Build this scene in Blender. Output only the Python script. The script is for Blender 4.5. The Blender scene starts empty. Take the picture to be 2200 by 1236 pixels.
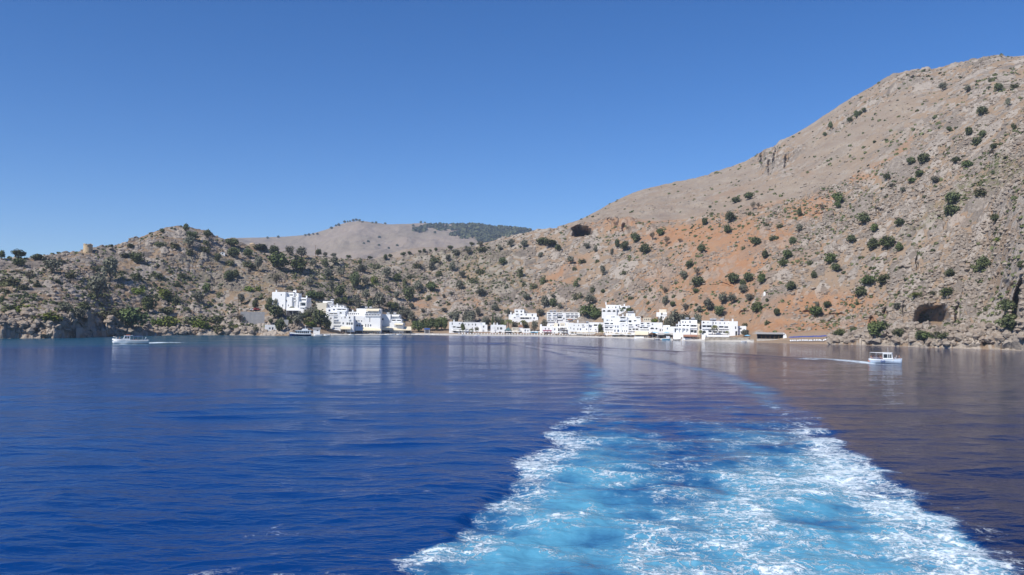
import bpy, bmesh, math, random
import numpy as np
from mathutils import Vector, Matrix
random.seed(7)
RNG = np.random.default_rng(11)
R_ = math.radians
scene = bpy.context.scene
COL = scene.collection

# ---------------------------------------------------------------- camera
H = 8.5                       # the camera stands on a ferry's upper deck
F = 1905.0                    # focal length in photograph pixels (2200 x 1236)
PITCH, ROLL = math.atan(74 / F), R_(0.5)
FW = np.array([0, math.cos(PITCH), math.sin(PITCH)])
U0 = np.array([0, -math.sin(PITCH), math.cos(PITCH)])
X0 = np.array([1.0, 0, 0])
CR = math.cos(ROLL) * X0 + math.sin(ROLL) * U0
CU = math.cos(ROLL) * U0 - math.sin(ROLL) * X0
cam = bpy.data.cameras.new('camera')
cam.sensor_width = 36; cam.lens = 36 * F / 2200
cam.clip_start = .5; cam.clip_end = 30000
camo = bpy.data.objects.new('camera', cam); COL.objects.link(camo)
camo.matrix_world = Matrix(((CR[0], CU[0], -FW[0], 0), (CR[1], CU[1], -FW[1], 0), (CR[2], CU[2], -FW[2], H), (0, 0, 0, 1)))
scene.camera = camo

def look(x, y):
    """bearing and slope of the line of sight to a place in the photograph"""
    d = FW * F + CR * (x - 1100) - CU * (y - 618)
    return math.atan2(d[0], d[1]), d[2] / math.hypot(d[0], d[1])
def project(x, y, z):
    dx, dy, dz = x, y, z - H
    w = dx * FW[0] + dy * FW[1] + dz * FW[2]
    w = np.where(w < .1, .1, w)
    return 1100 + F * (dx * CR[0] + dy * CR[1] + dz * CR[2]) / w, 618 - F * (dx * CU[0] + dy * CU[1] + dz * CU[2]) / w
def sea(x, y):
    a, t = look(x, y)
    r = H / -t
    return r * math.sin(a), r * math.cos(a), r

# ---------------------------------------------------------------- noise
def h2(ix, iy, seed):
    with np.errstate(over='ignore'):
        n = ix.astype(np.uint32) * np.uint32(374761393) + iy.astype(np.uint32) * np.uint32(668265263) + np.uint32((seed * 974711 + 12345) & 0xffffffff)
        n = (n ^ (n >> np.uint32(13))) * np.uint32(1274126177)
        n = (n ^ (n >> np.uint32(15))) * np.uint32(2246822519)
        n = n ^ (n >> np.uint32(16))
    return (n & np.uint32(0xffffff)).astype(np.float64) / 0xffffff
def vn(x, y, seed=0):
    ix = np.floor(x).astype(np.int64); iy = np.floor(y).astype(np.int64)
    fx = x - ix; fy = y - iy
    fx = fx * fx * fx * (fx * (fx * 6 - 15) + 10); fy = fy * fy * fy * (fy * (fy * 6 - 15) + 10)
    a = h2(ix, iy, seed); b = h2(ix + 1, iy, seed); c = h2(ix, iy + 1, seed); d = h2(ix + 1, iy + 1, seed)
    return (a + (b - a) * fx) * (1 - fy) + (c + (d - c) * fx) * fy
def fbm(x, y, o=4, seed=0, g=.5):
    s = 0; a = 1; t = 0
    for i in range(o):
        s = s + a * (vn(x, y, seed + i * 17) * 2 - 1); t += a
        c, q = .8, .6
        x, y = (x * c - y * q) * 2.03 + 5.2, (x * q + y * c) * 2.03 + 1.7; a *= g
    return s / t
def cells(x, y, seed, fill=.8):
    """boulders: the highest of the rounded blocks scattered on a jittered lattice (0..1), and that block's random number"""
    ix = np.floor(x).astype(np.int64); iy = np.floor(y).astype(np.int64)
    best = np.zeros_like(x); rid = np.zeros_like(x)
    for i in (-1, 0, 1):
        for j in (-1, 0, 1):
            cx, cy = ix + i, iy + j
            px = cx + h2(cx, cy, seed); py = cy + h2(cx, cy, seed + 1)
            rr = .25 + .55 * h2(cx, cy, seed + 2) ** 2
            rr = np.where(h2(cx, cy, seed + 3) < fill, rr, 1e-6)
            q = np.abs((x - px) / rr) ** 2.6 + np.abs((y - py) / rr) ** 2.6
            hgt = rr * np.maximum(0, 1 - q) ** .5
            m = hgt > best
            best = np.where(m, hgt, best); rid = np.where(m, h2(cx, cy, seed + 4), rid)
    return best, rid
def sst(a, b, x):
    t = np.clip((x - a) / (b - a), 0, 1)
    return t * t * (3 - 2 * t)

# ---------------------------------------------------------------- mesh helpers
def grid_mesh(name, X, Y, Z, mat, attrs=None, smooth=True):
    m, n = X.shape
    me = bpy.data.meshes.new(name)
    me.vertices.add(m * n)
    me.vertices.foreach_set('co', np.stack([X, Y, Z], -1).astype(np.float32).ravel())
    i = np.arange(m * n).reshape(m, n)
    q = np.stack([i[:-1, :-1], i[:-1, 1:], i[1:, 1:], i[1:, :-1]], -1).reshape(-1, 4)
    me.loops.add(q.size); me.polygons.add(len(q))
    me.loops.foreach_set('vertex_index', q.ravel().astype(np.int32))
    me.polygons.foreach_set('loop_start', np.arange(0, q.size, 4, dtype=np.int32))
    me.polygons.foreach_set('use_smooth', np.full(len(q), smooth))
    for k, v in (attrs or {}).items():
        a = me.attributes.new(k, 'FLOAT_COLOR', 'POINT')
        a.data.foreach_set('color', v.reshape(-1, 4).astype(np.float32).ravel())
    me.update(); me.validate()
    me.materials.append(mat)
    return me
def raw_mesh(name, V, faces4, mats, smooth=False, attr=None):
    """V (n,3), faces (m,k) of one size"""
    k = faces4.shape[1]
    me = bpy.data.meshes.new(name)
    me.vertices.add(len(V)); me.vertices.foreach_set('co', V.astype(np.float32).ravel())
    me.loops.add(faces4.size); me.polygons.add(len(faces4))
    me.loops.foreach_set('vertex_index', faces4.ravel().astype(np.int32))
    me.polygons.foreach_set('loop_start', np.arange(0, faces4.size, k, dtype=np.int32))
    me.polygons.foreach_set('use_smooth', np.full(len(faces4), smooth))
    if attr is not None:
        a = me.attributes.new('tint', 'FLOAT', 'POINT'); a.data.foreach_set('value', attr.astype(np.float32))
    me.update()
    for m in mats: me.materials.append(m)
    return me
def put(name, me, parent=None, loc=(0, 0, 0), rz=0.0, sc=(1, 1, 1)):
    o = bpy.data.objects.new(name, me); COL.objects.link(o)
    o.location = loc; o.rotation_euler = (0, 0, rz); o.scale = sc
    if parent: o.parent = parent
    return o
def tag(o, label=None, cat=None, group=None, kind=None):
    if label: o['label'] = label
    if cat: o['category'] = cat
    if group: o['group'] = group
    if kind: o['kind'] = kind
    return o

class MB:
    """collects boxes, prisms and tubes into one mesh"""
    def __init__(s): s.v = []; s.f = []; s.m = []
    def face(s, pts, m=0):
        i = len(s.v); s.v += [tuple(p) for p in pts]; s.f.append(tuple(range(i, i + len(pts)))); s.m.append(m)
    def box(s, x0, x1, y0, y1, z0, z1, m=0):
        i = len(s.v)
        s.v += [(x0, y0, z0), (x1, y0, z0), (x1, y1, z0), (x0, y1, z0), (x0, y0, z1), (x1, y0, z1), (x1, y1, z1), (x0, y1, z1)]
        for f in ((0, 1, 5, 4), (1, 2, 6, 5), (2, 3, 7, 6), (3, 0, 4, 7), (4, 5, 6, 7), (3, 2, 1, 0)):
            s.f.append(tuple(i + k for k in f)); s.m.append(m)
    def prism(s, prof, a, b, axis=0, m=0):
        """extrude a closed (u, z) profile along x (axis 0: profile in y,z) or along y (axis 1: profile in x,z)"""
        n = len(prof); i = len(s.v)
        for q in (a, b):
            for (u, z) in prof: s.v.append((q, u, z) if axis == 0 else (u, q, z))
        for k in range(n):
            s.f.append((i + k, i + (k + 1) % n, i + n + (k + 1) % n, i + n + k)); s.m.append(m)
        s.f.append(tuple(range(i + n - 1, i - 1, -1))); s.m.append(m)
        s.f.append(tuple(range(i + n, i + 2 * n))); s.m.append(m)
    def ring(s, secs, m=0, cap=True):
        """loft equal-length closed sections"""
        n = len(secs[0]); i = len(s.v)
        for sec in secs: s.v += [tuple(p) for p in sec]
        for a in range(len(secs) - 1):
            for k in range(n):
                s.f.append((i + a * n + k, i + a * n + (k + 1) % n, i + (a + 1) * n + (k + 1) % n, i + (a + 1) * n + k)); s.m.append(m)
        if cap:
            s.f.append(tuple(range(i + n - 1, i - 1, -1))); s.m.append(m)
            e = i + (len(secs) - 1) * n
            s.f.append(tuple(range(e, e + n))); s.m.append(m)
    def tube(s, pts, r, n=6, m=0):
        secs = []
        rr = r if isinstance(r, (list, tuple)) else [r] * len(pts)
        for k, p in enumerate(pts):
            p = Vector(p)
            d = (Vector(pts[min(k + 1, len(pts) - 1)]) - Vector(pts[max(k - 1, 0)])).normalized()
            u = d.cross(Vector((0, 0, 1)) if abs(d.z) < .9 else Vector((1, 0, 0))).normalized(); w = d.cross(u)
            secs.append([p + (u * math.cos(6.2832 * j / n) + w * math.sin(6.2832 * j / n)) * rr[k] for j in range(n)])
        s.ring(secs, m)
    def lathe(s, prof, n=12, c=(0, 0), m=0):
        s.ring([[(c[0] + r * math.cos(6.2832 * j / n), c[1] + r * math.sin(6.2832 * j / n), z) for j in range(n)] for r, z in prof], m)
    def mesh(s, name, mats, smooth=False):
        me = bpy.data.meshes.new(name)
        me.from_pydata(s.v, [], s.f)
        for m in (mats if isinstance(mats, (list, tuple)) else [mats]): me.materials.append(m)
        me.polygons.foreach_set('material_index', s.m)
        me.polygons.foreach_set('use_smooth', [smooth] * len(s.f))
        me.update()
        return me
    def build(s, name, mats, parent=None, smooth=False, **k):
        return put(name, s.mesh(name, mats, smooth), parent, **k)
def empty(name, loc, rz=0.0, sc=(1, 1, 1)):
    o = bpy.data.objects.new(name, None); COL.objects.link(o)
    o.empty_display_size = .5
    o.location = loc; o.rotation_euler = (0, 0, rz); o.scale = sc
    return o
def copy_tree(o, parent=None):
    c = o.copy(); COL.objects.link(c)
    if parent: c.parent = parent
    for ch in list(o.children): copy_tree(ch, c)
    return c

# ---------------------------------------------------------------- materials
def mat(name, col=(.5, .5, .5), rough=.7, spec=.3, var=0.0, scale=1.0, metal=0.0):
    m = bpy.data.materials.new(name); m.use_nodes = True
    nt = m.node_tree; b = nt.nodes['Principled BSDF']
    b.inputs['Roughness'].default_value = rough
    b.inputs['Specular IOR Level'].default_value = spec
    b.inputs['Metallic'].default_value = metal
    b.inputs['Base Color'].default_value = (*col, 1)
    if var:
        g = nt.nodes.new('ShaderNodeNewGeometry'); n = nt.nodes.new('ShaderNodeTexNoise')
        n.inputs['Scale'].default_value = scale; n.inputs['Detail'].default_value = 5
        nt.links.new(g.outputs['Position'], n.inputs['Vector'])
        r = nt.nodes.new('ShaderNodeMix'); r.data_type = 'RGBA'
        r.inputs[6].default_value = (*[c * (1 - var) for c in col], 1); r.inputs[7].default_value = (*[min(c * (1 + var), .9) for c in col], 1)
        nt.links.new(n.outputs['Fac'], r.inputs[0]); nt.links.new(r.outputs[2], b.inputs['Base Color'])
    return m
class NT:
    """short-hand for wiring shader nodes"""
    def __init__(s, m): s.m = m; m.use_nodes = True; s.t = m.node_tree; s.b = s.t.nodes['Principled BSDF']
    def n(s, typ, **k):
        o = s.t.nodes.new('ShaderNode' + typ)
        for a, v in k.items(): setattr(o, a, v)
        return o
    def set(s, sock, v):
        if isinstance(v, bpy.types.NodeSocket): s.t.links.new(v, sock)
        elif isinstance(v, tuple) and len(v) == 3 and sock.type == 'RGBA': sock.default_value = (*v, 1)
        else: sock.default_value = v
    def math(s, op, a, b=0.0, c=None, clamp=False):
        o = s.n('Math', operation=op, use_clamp=clamp)
        s.set(o.inputs[0], a); s.set(o.inputs[1], b)
        if c is not None: s.set(o.inputs[2], c)
        return o.outputs[0]
    def mix(s, f, a, b):
        o = s.n('Mix', data_type='RGBA')
        s.set(o.inputs[0], f); s.set(o.inputs[6], a); s.set(o.inputs[7], b)
        return o.outputs[2]
    def step(s, x, a, b, lo=0.0, hi=1.0):
        o = s.n('MapRange', interpolation_type='SMOOTHSTEP')
        s.set(o.inputs['Value'], x); s.set(o.inputs['From Min'], a); s.set(o.inputs['From Max'], b)
        s.set(o.inputs['To Min'], lo); s.set(o.inputs['To Max'], hi)
        return o.outputs['Result']
    def pos(s, sc=(1, 1, 1), rot=0.0):
        if not hasattr(s, 'g'): s.g = s.n('NewGeometry')
        o = s.n('Mapping'); o.inputs['Scale'].default_value = sc; o.inputs['Rotation'].default_value = (0, 0, rot)
        s.t.links.new(s.g.outputs['Position'], o.inputs['Vector'])
        return o.outputs[0]
    def noise(s, vec, scale, detail=4, rough=.5, dist=0.0):
        o = s.n('TexNoise'); s.t.links.new(vec, o.inputs['Vector'])
        o.inputs['Scale'].default_value = scale; o.inputs['Detail'].default_value = detail
        o.inputs['Roughness'].default_value = rough; o.inputs['Distortion'].default_value = dist
        return o.outputs['Fac']
    def attr(s, name):
        o = s.n('Attribute', attribute_name=name)
        q = s.n('SeparateColor'); s.t.links.new(o.outputs['Color'], q.inputs[0])
        return q.outputs[0], q.outputs[1], q.outputs[2], o.outputs['Alpha'], o.outputs['Fac']

def hill_material(name, far=False):
    m = bpy.data.materials.new(name); N = NT(m)
    orange, scree, brown, green, _ = N.attr('zone')
    p = N.pos()
    n1 = N.noise(p, .045, 5, .6)
    n2 = N.noise(p, .45, 6, .65)
    n3 = N.noise(p, 1.3, 5, .6)
    n4 = N.noise(N.pos((1, 1, 2.2)), .16, 5, .6)
    boul, rid, sand, shore, _ = N.attr('stones')
    rock = N.mix(N.step(N.math('ADD', N.math('MULTIPLY', n2, .7), N.math('MULTIPLY', rid, .3)), .34, .66), (.185, .155, .129), (.35, .304, .258))
    rock = N.mix(N.math('MULTIPLY', shore, .55), rock, N.mix(n4, (.38, .32, .255), (.50, .425, .345)))
    soil = N.mix(n1, (.235, .165, .11), (.32, .24, .17))
    soil = N.mix(brown, soil, N.mix(n4, (.225, .155, .10), (.32, .24, .165)))
    orange = N.math('MULTIPLY', orange, N.step(N.math('ADD', N.math('MULTIPLY', n1, .5), N.math('MULTIPLY', n2, .5)), .34, .54, .5, 1))
    soil = N.mix(orange, soil, N.mix(n4, (.31, .15, .074), (.355, .21, .12)))
    scr = N.mix(n1, (.245, .193, .15), (.305, .25, .197))
    scr = N.mix(N.step(n4, .52, .68), scr, (.285, .25, .212))
    n5 = N.noise(N.pos((1.6, .35, .6), .5), .05, 6, .65, .6)
    scr = N.mix(N.step(n5, .5, .68), scr, (.33, .275, .215))
    scr = N.mix(N.math('MULTIPLY', N.step(n5, .46, .34, 0, 1), .6), scr, (.215, .165, .13))
    # pebbly mottling: bare rock shows through the soil in patches
    k = N.step(N.math('ADD', N.math('MULTIPLY', n2, .6), N.math('ADD', N.math('MULTIPLY', N.math('SUBTRACT', n4, .5), .5), N.math('MULTIPLY', boul, .55))), .38, .56)
    k = N.math('MULTIPLY', k, N.math('SUBTRACT', 1.0, N.math('MULTIPLY', orange, .72)))
    c = N.mix(k, soil, rock)
    c = N.mix(scree, c, N.mix(N.math('MULTIPLY', N.step(n3, .52, .66), .6), scr, (.185, .15, .122)))
    gcol = N.mix(n2, (.075, .085, .03), (.15, .14, .06))
    gk = N.math('MULTIPLY', green, N.step(n2, .42, .56))
    c = N.mix(gk, c, gcol)
    c = N.mix(N.math('MULTIPLY', N.step(n3, .3, .42, 1, 0), .28), c, (.14, .105, .078))
    c = N.mix(sand, c, N.mix(n3, (.46, .43, .39), (.58, .55, .50)))
    N.set(N.b.inputs['Base Color'], c)
    N.b.inputs['Roughness'].default_value = .95; N.b.inputs['Specular IOR Level'].default_value = .1
    bp = N.n('Bump'); bp.inputs['Strength'].default_value = .8
    bp.inputs['Distance'].default_value = 1.0
    N.set(bp.inputs['Height'], N.math('ADD', N.math('MULTIPLY', n2, .9), N.math('MULTIPLY', n3, .35)))
    N.set(N.b.inputs['Normal'], bp.outputs[0])
    return m
M = {}
M['hill'] = hill_material('rocky_hillside')
def plain_rock(name, a, b, sc=.6):
    m = bpy.data.materials.new(name); N = NT(m)
    n = N.noise(N.pos(), sc, 6, .65)
    oi = N.n('Attribute', attribute_name='tint')
    c = N.mix(N.step(n, .35, .65), a, b)
    c = N.mix(N.math('MULTIPLY', oi.outputs['Fac'], .5), c, (.24, .175, .125))
    N.set(N.b.inputs['Base Color'], c); N.b.inputs['Roughness'].default_value = .95
    N.b.inputs['Specular IOR Level'].default_value = .1
    return m
M['rock'] = plain_rock('limestone', (.225, .189, .155), (.35, .302, .252))
M['stone'] = plain_rock('masonry_stone', (.25, .22, .18), (.40, .36, .30), 1.2)
M['tower'] = plain_rock('ochre_stone', (.42, .31, .19), (.54, .43, .29), .9)
def leaf(name, a, b, rough=.75):
    m = bpy.data.materials.new(name); N = NT(m)
    t = N.n('Attribute', attribute_name='tint').outputs['Fac']
    oi = N.n('ObjectInfo').outputs['Random']
    c = N.mix(t, a, b)
    hs = N.n('HueSaturation'); N.set(hs.inputs['Color'], c)
    N.set(hs.inputs['Value'], N.math('ADD', .75, N.math('MULTIPLY', oi, .55)))
    N.set(hs.inputs['Hue'], N.math('ADD', .485, N.math('MULTIPLY', oi, .03)))
    N.set(N.b.inputs['Base Color'], hs.outputs[0]); N.b.inputs['Roughness'].default_value = rough
    N.b.inputs['Specular IOR Level'].default_value = .2
    return m
M['leaf_r'] = leaf('dark_green_leaves', (.055, .067, .03), (.125, .14, .062))
M['leaf_g'] = leaf('green_leaves', (.055, .075, .025), (.13, .155, .055))
M['leaf_o'] = leaf('grey_green_leaves', (.10, .10, .07), (.195, .192, .14))
M['leaf_b'] = leaf('scrub_leaves', (.07, .08, .034), (.155, .16, .075))
M['leaf_l'] = leaf('bright_shrub_leaves', (.075, .105, .014), (.2, .235, .045))
M['leaf_d'] = leaf('dry_brown_leaves', (.06, .05, .035), (.13, .11, .075))
M['palm'] = leaf('palm_leaves', (.06, .075, .025), (.19, .18, .075))
M['bark'] = mat('bark', (.11, .085, .065), .95, .1, .3, 3)
M['white'] = mat('whitewash', (.84, .84, .83), .85, .2, .05, .5)
M['cream'] = mat('cream_plaster', (.72, .65, .52), .85, .2, .06, .5)
M['grey'] = mat('grey_concrete', (.36, .35, .34), .9, .2, .2, .8)
M['glass'] = mat('dark_glass', (.018, .022, .032), .15, .5)
M['inside'] = mat('painted_interior_shade', (.10, .095, .10), .9, .1)  # dark colour standing in for shade inside openings and under awnings
M['frame'] = mat('painted_frame', (.55, .55, .56), .6, .3)
M['blue'] = mat('blue_paint', (.05, .12, .38), .5, .4)
M['wood'] = mat('brown_wood', (.16, .09, .05), .8, .2, .3, 3)
M['awn_w'] = mat('white_awning', (.74, .73, .70), .8, .2, .05, 1)
M['awn_c'] = mat('cream_awning', (.70, .62, .46), .8, .2, .06, 1)
M['awn_g'] = mat('grey_awning', (.44, .42, .39), .8, .2, .08, 1)
M['awn_p'] = mat('purple_awning', (.20, .05, .09), .8, .2, .1, 1)
M['awn_b'] = mat('light_blue_awning', (.25, .50, .66), .8, .2, .05, 1)
M['awn_t'] = mat('teal_canopy', (.12, .22, .22), .8, .2, .15, 1)
M['tile'] = mat('terracotta', (.36, .19, .13), .85, .2, .15, 2)
M['straw'] = mat('straw', (.50, .42, .29), .9, .1, .15, 3)
M['steel'] = mat('galvanised_steel', (.42, .43, .45), .4, .5, metal=.6)
M['hullw'] = mat('white_gelcoat', (.76, .77, .78), .3, .5)
M['hullb'] = mat('navy_hull', (.015, .03, .11), .3, .5)
M['hulll'] = mat('pale_blue_hull', (.42, .50, .60), .35, .5)
M['sky_b'] = mat('sky_blue_hull', (.16, .45, .60), .35, .5)
M['red'] = mat('red_paint', (.42, .05, .04), .5, .4)
M['orange'] = mat('orange_paint', (.55, .15, .05), .5, .4)
M['yellow'] = mat('yellow_plastic', (.60, .42, .06), .4, .5)
M['dark'] = mat('dark_fabric', (.03, .03, .04), .8, .2)
M['navy'] = mat('navy_fabric', (.045, .08, .30), .8, .2)
M['skin'] = mat('skin', (.45, .26, .18), .6, .3)
M['hair'] = mat('hair', (.04, .025, .018), .7, .3)
M['beach'] = mat('pebble_beach', (.44, .40, .35), .95, .1, .2, .9)
M['tyre'] = mat('rubber', (.02, .02, .02), .8, .2)
# ---------------------------------------------------------------- the land
def curve_t(pts):            # slope of sight along a traced line, by bearing
    q = sorted(look(x, y) for x, y in pts)
    return np.array([a for a, _ in q]), np.array([t for _, t in q])
def curve_v(pts):            # any value by bearing (x in the photograph at the horizon)
    q = sorted((look(x, 692)[0], v) for x, v in pts)
    return np.array([a for a, _ in q]), np.array([v for _, v in q])
ip = lambda az, c: np.interp(az, *c)
SHORE = curve_t([(-900, 745), (-400, 731), (-150, 728), (0, 727.5), (120, 727), (200, 724.5), (235, 722.5), (330, 721), (450, 720), (560, 721), (650, 722), (760, 720), (880, 719.5), (950, 720.5),
    (1050, 722), (1150, 723), (1260, 725), (1330, 727), (1400, 729), (1500, 733), (1600, 735), (1700, 738), (1800, 740), (1900, 743), (2000, 747), (2100, 750), (2160, 752), (2200, 754), (2350, 765), (2900, 790)])
# bank: (metres in from the water, height); foot: the same, further in
BD = curve_v([(-900, 14), (200, 14), (245, 12), (560, 10), (700, 9), (1500, 9), (1700, 9), (2120, 12), (2170, 9), (2900, 9)])
BZ = curve_v([(-900, 9), (0, 9), (60, 9.5), (140, 10), (185, 10), (235, 7), (260, 3.4), (400, 3.2), (500, 2.6), (560, 1.1), (640, .8), (1400, .8), (1610, .9), (1700, 1.2), (1800, 2.6), (1900, 4.5), (2100, 6), (2150, 8), (2185, 20), (2900, 24)])
FD = curve_v([(-900, 55), (240, 55), (400, 50), (520, 45), (600, 36), (680, 36), (880, 42), (1250, 42), (1450, 42), (1600, 34), (1750, 38), (1950, 42), (2120, 42), (2185, 30), (2900, 30)])
FZ = curve_v([(-900, 17), (0, 17), (240, 14), (400, 13), (520, 9.5), (600, 7.5), (680, 6), (880, 4.2), (1250, 4.2), (1450, 5), (1600, 6.5), (1750, 11), (1900, 18), (2120, 21), (2185, 38), (2900, 48)])
CREST = curve_t([(-900, 590), (-400, 575), (-150, 562), (0, 556), (75, 553), (130, 547), (190, 537), (250, 527), (290, 515), (325, 501), (355, 490), (385, 485), (405, 487), (425, 493), (445, 495), (460, 507), (490, 515),
    (520, 521), (560, 534), (600, 541), (680, 551), (740, 557), (800, 557), (850, 553), (900, 545), (960, 541), (1000, 534), (1040, 523), (1090, 511), (1130, 501), (1180, 493), (1215, 488), (1250, 482), (1330, 478),
    (1450, 472), (1560, 456), (1700, 425), (1800, 392), (1900, 350), (2000, 310), (2100, 270), (2200, 235), (2350, 190), (2900, 120)])
CRR = curve_v([(-900, 560), (-150, 575), (0, 585), (200, 615), (385, 665), (520, 680), (600, 690), (740, 705), (900, 715), (1100, 720), (1250, 705), (1450, 655), (1600, 612), (1750, 598), (1900, 588), (2050, 562), (2200, 535), (2350, 500), (2900, 470)])
TOP = curve_t([(1100, 560), (1180, 497), (1200, 489), (1250, 471), (1280, 455), (1310, 438), (1350, 419), (1400, 403), (1450, 392), (1500, 384), (1550, 366), (1600, 347), (1650, 322), (1700, 292), (1750, 262), (1800, 229),
    (1850, 199), (1900, 170), (1930, 157), (1960, 149), (1985, 147), (2010, 148), (2050, 137), (2100, 125), (2140, 121), (2170, 123), (2200, 121), (2350, 105), (2900, 60)])
TOPR = curve_v([(1100, 820), (1180, 850), (1250, 960), (1400, 980), (1600, 910), (1800, 860), (2000, 800), (2200, 760), (2350, 720), (2900, 690)])

NA = 1500
AZ = np.linspace(R_(-40), R_(40), NA)
SEG = [5, 34, 60, 300, 130, 14]
def soft(v, w=22):
    k = np.exp(-np.linspace(-2, 2, 2 * w + 1) ** 2); k /= k.sum()
    return np.convolve(np.pad(v, w, mode='edge'), k, 'valid')
r0 = soft(H / -ip(AZ, SHORE), 14)
ext = 1.0
cut = look(1195, 692)[0]
r1 = r0 + soft(ip(AZ, BD), 8); z1 = soft(ip(AZ, BZ), 8)
r2 = r0 + soft(ip(AZ, FD), 30); z2 = soft(ip(AZ, FZ), 20)
r4 = soft(ip(AZ, CRR), 60); z4 = H + r4 * ip(AZ, CREST)
r5 = np.where(AZ > cut, soft(ip(AZ, TOPR), 60), r4 + 140)
z5 = np.where(AZ > cut, H + r5 * ip(AZ, TOP), z4 - 22)
KR = [r0 - 22, r0, r1, r2, r4, r5, r5 + 350]
KZ = [r0 * 0 - 5, r0 * 0, z1, z2, z4, z5, z5 - 140]
rows_r, rows_z, rows_s = [], [], []
for k, n in enumerate(SEG):
    for i in range(n):
        t = i / n
        rows_r.append(KR[k] + (KR[k + 1] - KR[k]) * t)
        tz = t ** .55 if k == 1 else (t ** .92 if k == 3 else t)
        rows_z.append(KZ[k] + (KZ[k + 1] - KZ[k]) * tz); rows_s.append(k + t)
rows_r.append(KR[-1]); rows_z.append(KZ[-1]); rows_s.append(len(SEG))
TR = np.array(rows_r); TZ = np.array(rows_z); TS = np.array(rows_s)[:, None] * np.ones((1, NA))
TA = AZ[None, :] * np.ones((len(TR), 1))
TX, TY = TR * np.sin(TA), TR * np.cos(TA)
PX, PY = project(TX, TY, TZ)          # where each piece of ground shows in the photograph, for tracing what grows and lies there

def blob(lst, warp=18, seed=3, soft=.5):
    wx = PX + warp * fbm(TX * .03, TY * .03, 4, seed); wy = PY + warp * .6 * fbm(TX * .03, TY * .03, 4, seed + 5)
    out = np.zeros_like(PX)
    for e in lst:
        cx, cy, rx, ry = e[:4]; a = R_(e[4]) if len(e) > 4 else 0; s = e[5] if len(e) > 5 else 1
        dx, dy = wx - cx, wy - cy
        u = dx * math.cos(a) + dy * math.sin(a); v = -dx * math.sin(a) + dy * math.cos(a)
        out = np.maximum(out, s * sst(1 + soft, 1 - soft, np.sqrt((u / rx) ** 2 + (v / ry) ** 2)))
    return out
ORANGE = blob([(1550, 520, 130, 60, -10, .75), (1470, 610, 110, 50, 0, .6), (1500, 500, 150, 26, -6), (1395, 474, 70, 10, -8, 1), (1540, 590, 110, 80, 0, .8), (1600, 545, 50, 50, 0, .95), (1740, 660, 150, 26, -10, .9), (1480, 655, 110, 26, 0, .7), (1720, 703, 130, 15, -4, 1),
    (1430, 603, 60, 10, 5, .9), (1565, 612, 40, 14, 0, 1), (1940, 322, 44, 6, -52, 1), (1885, 358, 56, 7, -20, .9), (1850, 388, 30, 10, 0, .9), (1740, 372, 24, 8, 0, .6), (1750, 446, 70, 22, -15, .95), (1640, 440, 60, 12, -10, .7), (1680, 500, 34, 36, 0, .8),
    (1300, 492, 70, 12, 0, .6), (1210, 575, 60, 12, -30, .7), (1180, 605, 60, 12, -20, .6), (1005, 650, 20, 10, 0, .6), (905, 655, 16, 12, 0, .6), (1560, 660, 60, 20, 0, .8), (1860, 680, 40, 22, 0, .8), (2025, 645, 60, 8, 0, .4), (1330, 640, 120, 18, 0, .35), (1700, 560, 90, 16, -30, .5),
    (1560, 420, 50, 8, -12, .6), (1750, 240, 120, 8, -28, .35), (2060, 480, 20, 16, 0, .35), (630, 610, 40, 26, 0, .25)])
SCREE = np.where(TS > 4, 1.0, 0) * sst(2080, 1760, PX + 40 * fbm(TX * .02, TY * .02, 3, 9) + (PY - 250) * .15)
SCREE = np.maximum(SCREE, sst(.0, 1, TS - 3.9) * SCREE)
SCREE = np.maximum(SCREE, np.where(TS > 3, blob([(1800, 330, 120, 46, -32, 1), (1700, 395, 110, 26, -22, 1), (1900, 260, 90, 40, -35, .9), (1640, 425, 60, 10, -15, 1)], 14, 31), 0))
BROWN = sst(1000, 560, PX + 60 * fbm(TX * .02, TY * .02, 3, 41)) * np.where(TS > 2.2, 1, .4)
GREEN = blob([(2150, 385, 80, 16, -28, .9), (2090, 420, 90, 16, -25, .8), (2040, 455, 60, 12, -28, .6), (1990, 480, 50, 10, -28, .55), (2160, 355, 40, 8, -28, .9), (90, 600, 90, 8, 0, .45), (260, 600, 120, 8, 0, .4), (420, 560, 80, 8, 0, .4), (620, 620, 120, 40, 0, .35), (760, 590, 120, 40, 0, .4), (1000, 560, 120, 30, 0, .35), (1060, 600, 90, 30, 0, .35), (2000, 640, 70, 6, 0, .4), (480, 600, 60, 40, 0, .35)], 16, 51)
FLAT = sst(640, 668, PX) * sst(1625, 1600, PX) * sst(3.12, 3.0, TS)        # the village terrace
FLAT = np.maximum(FLAT, sst(1590, 1620, PX) * sst(1800, 1770, PX) * sst(2.6, 2.3, TS))
CRAG = blob([(1660, 340, 40, 44), (1795, 272, 46, 13, -35), (1870, 225, 60, 15, -35), (1945, 176, 50, 15, -25), (2090, 150, 60, 14, 0, .8), (1700, 330, 30, 20, -30), (1345, 488, 60, 14)], 12, 61)
SCREE = SCREE * (1 - CRAG) * (.62 + .38 * sst(-.2, .3, fbm(TX / 40 + TR / 90, TR / 120, 5, 62)))
ROCKY = (1 - .9 * SCREE) * (1 - FLAT)
LEFT = sst(620, 500, PX)
crestfade = 1 - .65 * np.exp(-((TS - 4) / .10) ** 2) * (AZ[None, :] < cut)
crestfade = crestfade * (1 - .75 * np.exp(-((TS - 5) / .12) ** 2))
Z = TZ.copy()
shorefade = sst(.9, 1.5, TS)
Z += ROCKY * crestfade * shorefade * (3.2 * fbm(TX / 46, TY / 46, 4, 100) * sst(2, 3.2, TS) + 1.3 * fbm(TX / 13, TY / 13, 4, 120))
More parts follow.
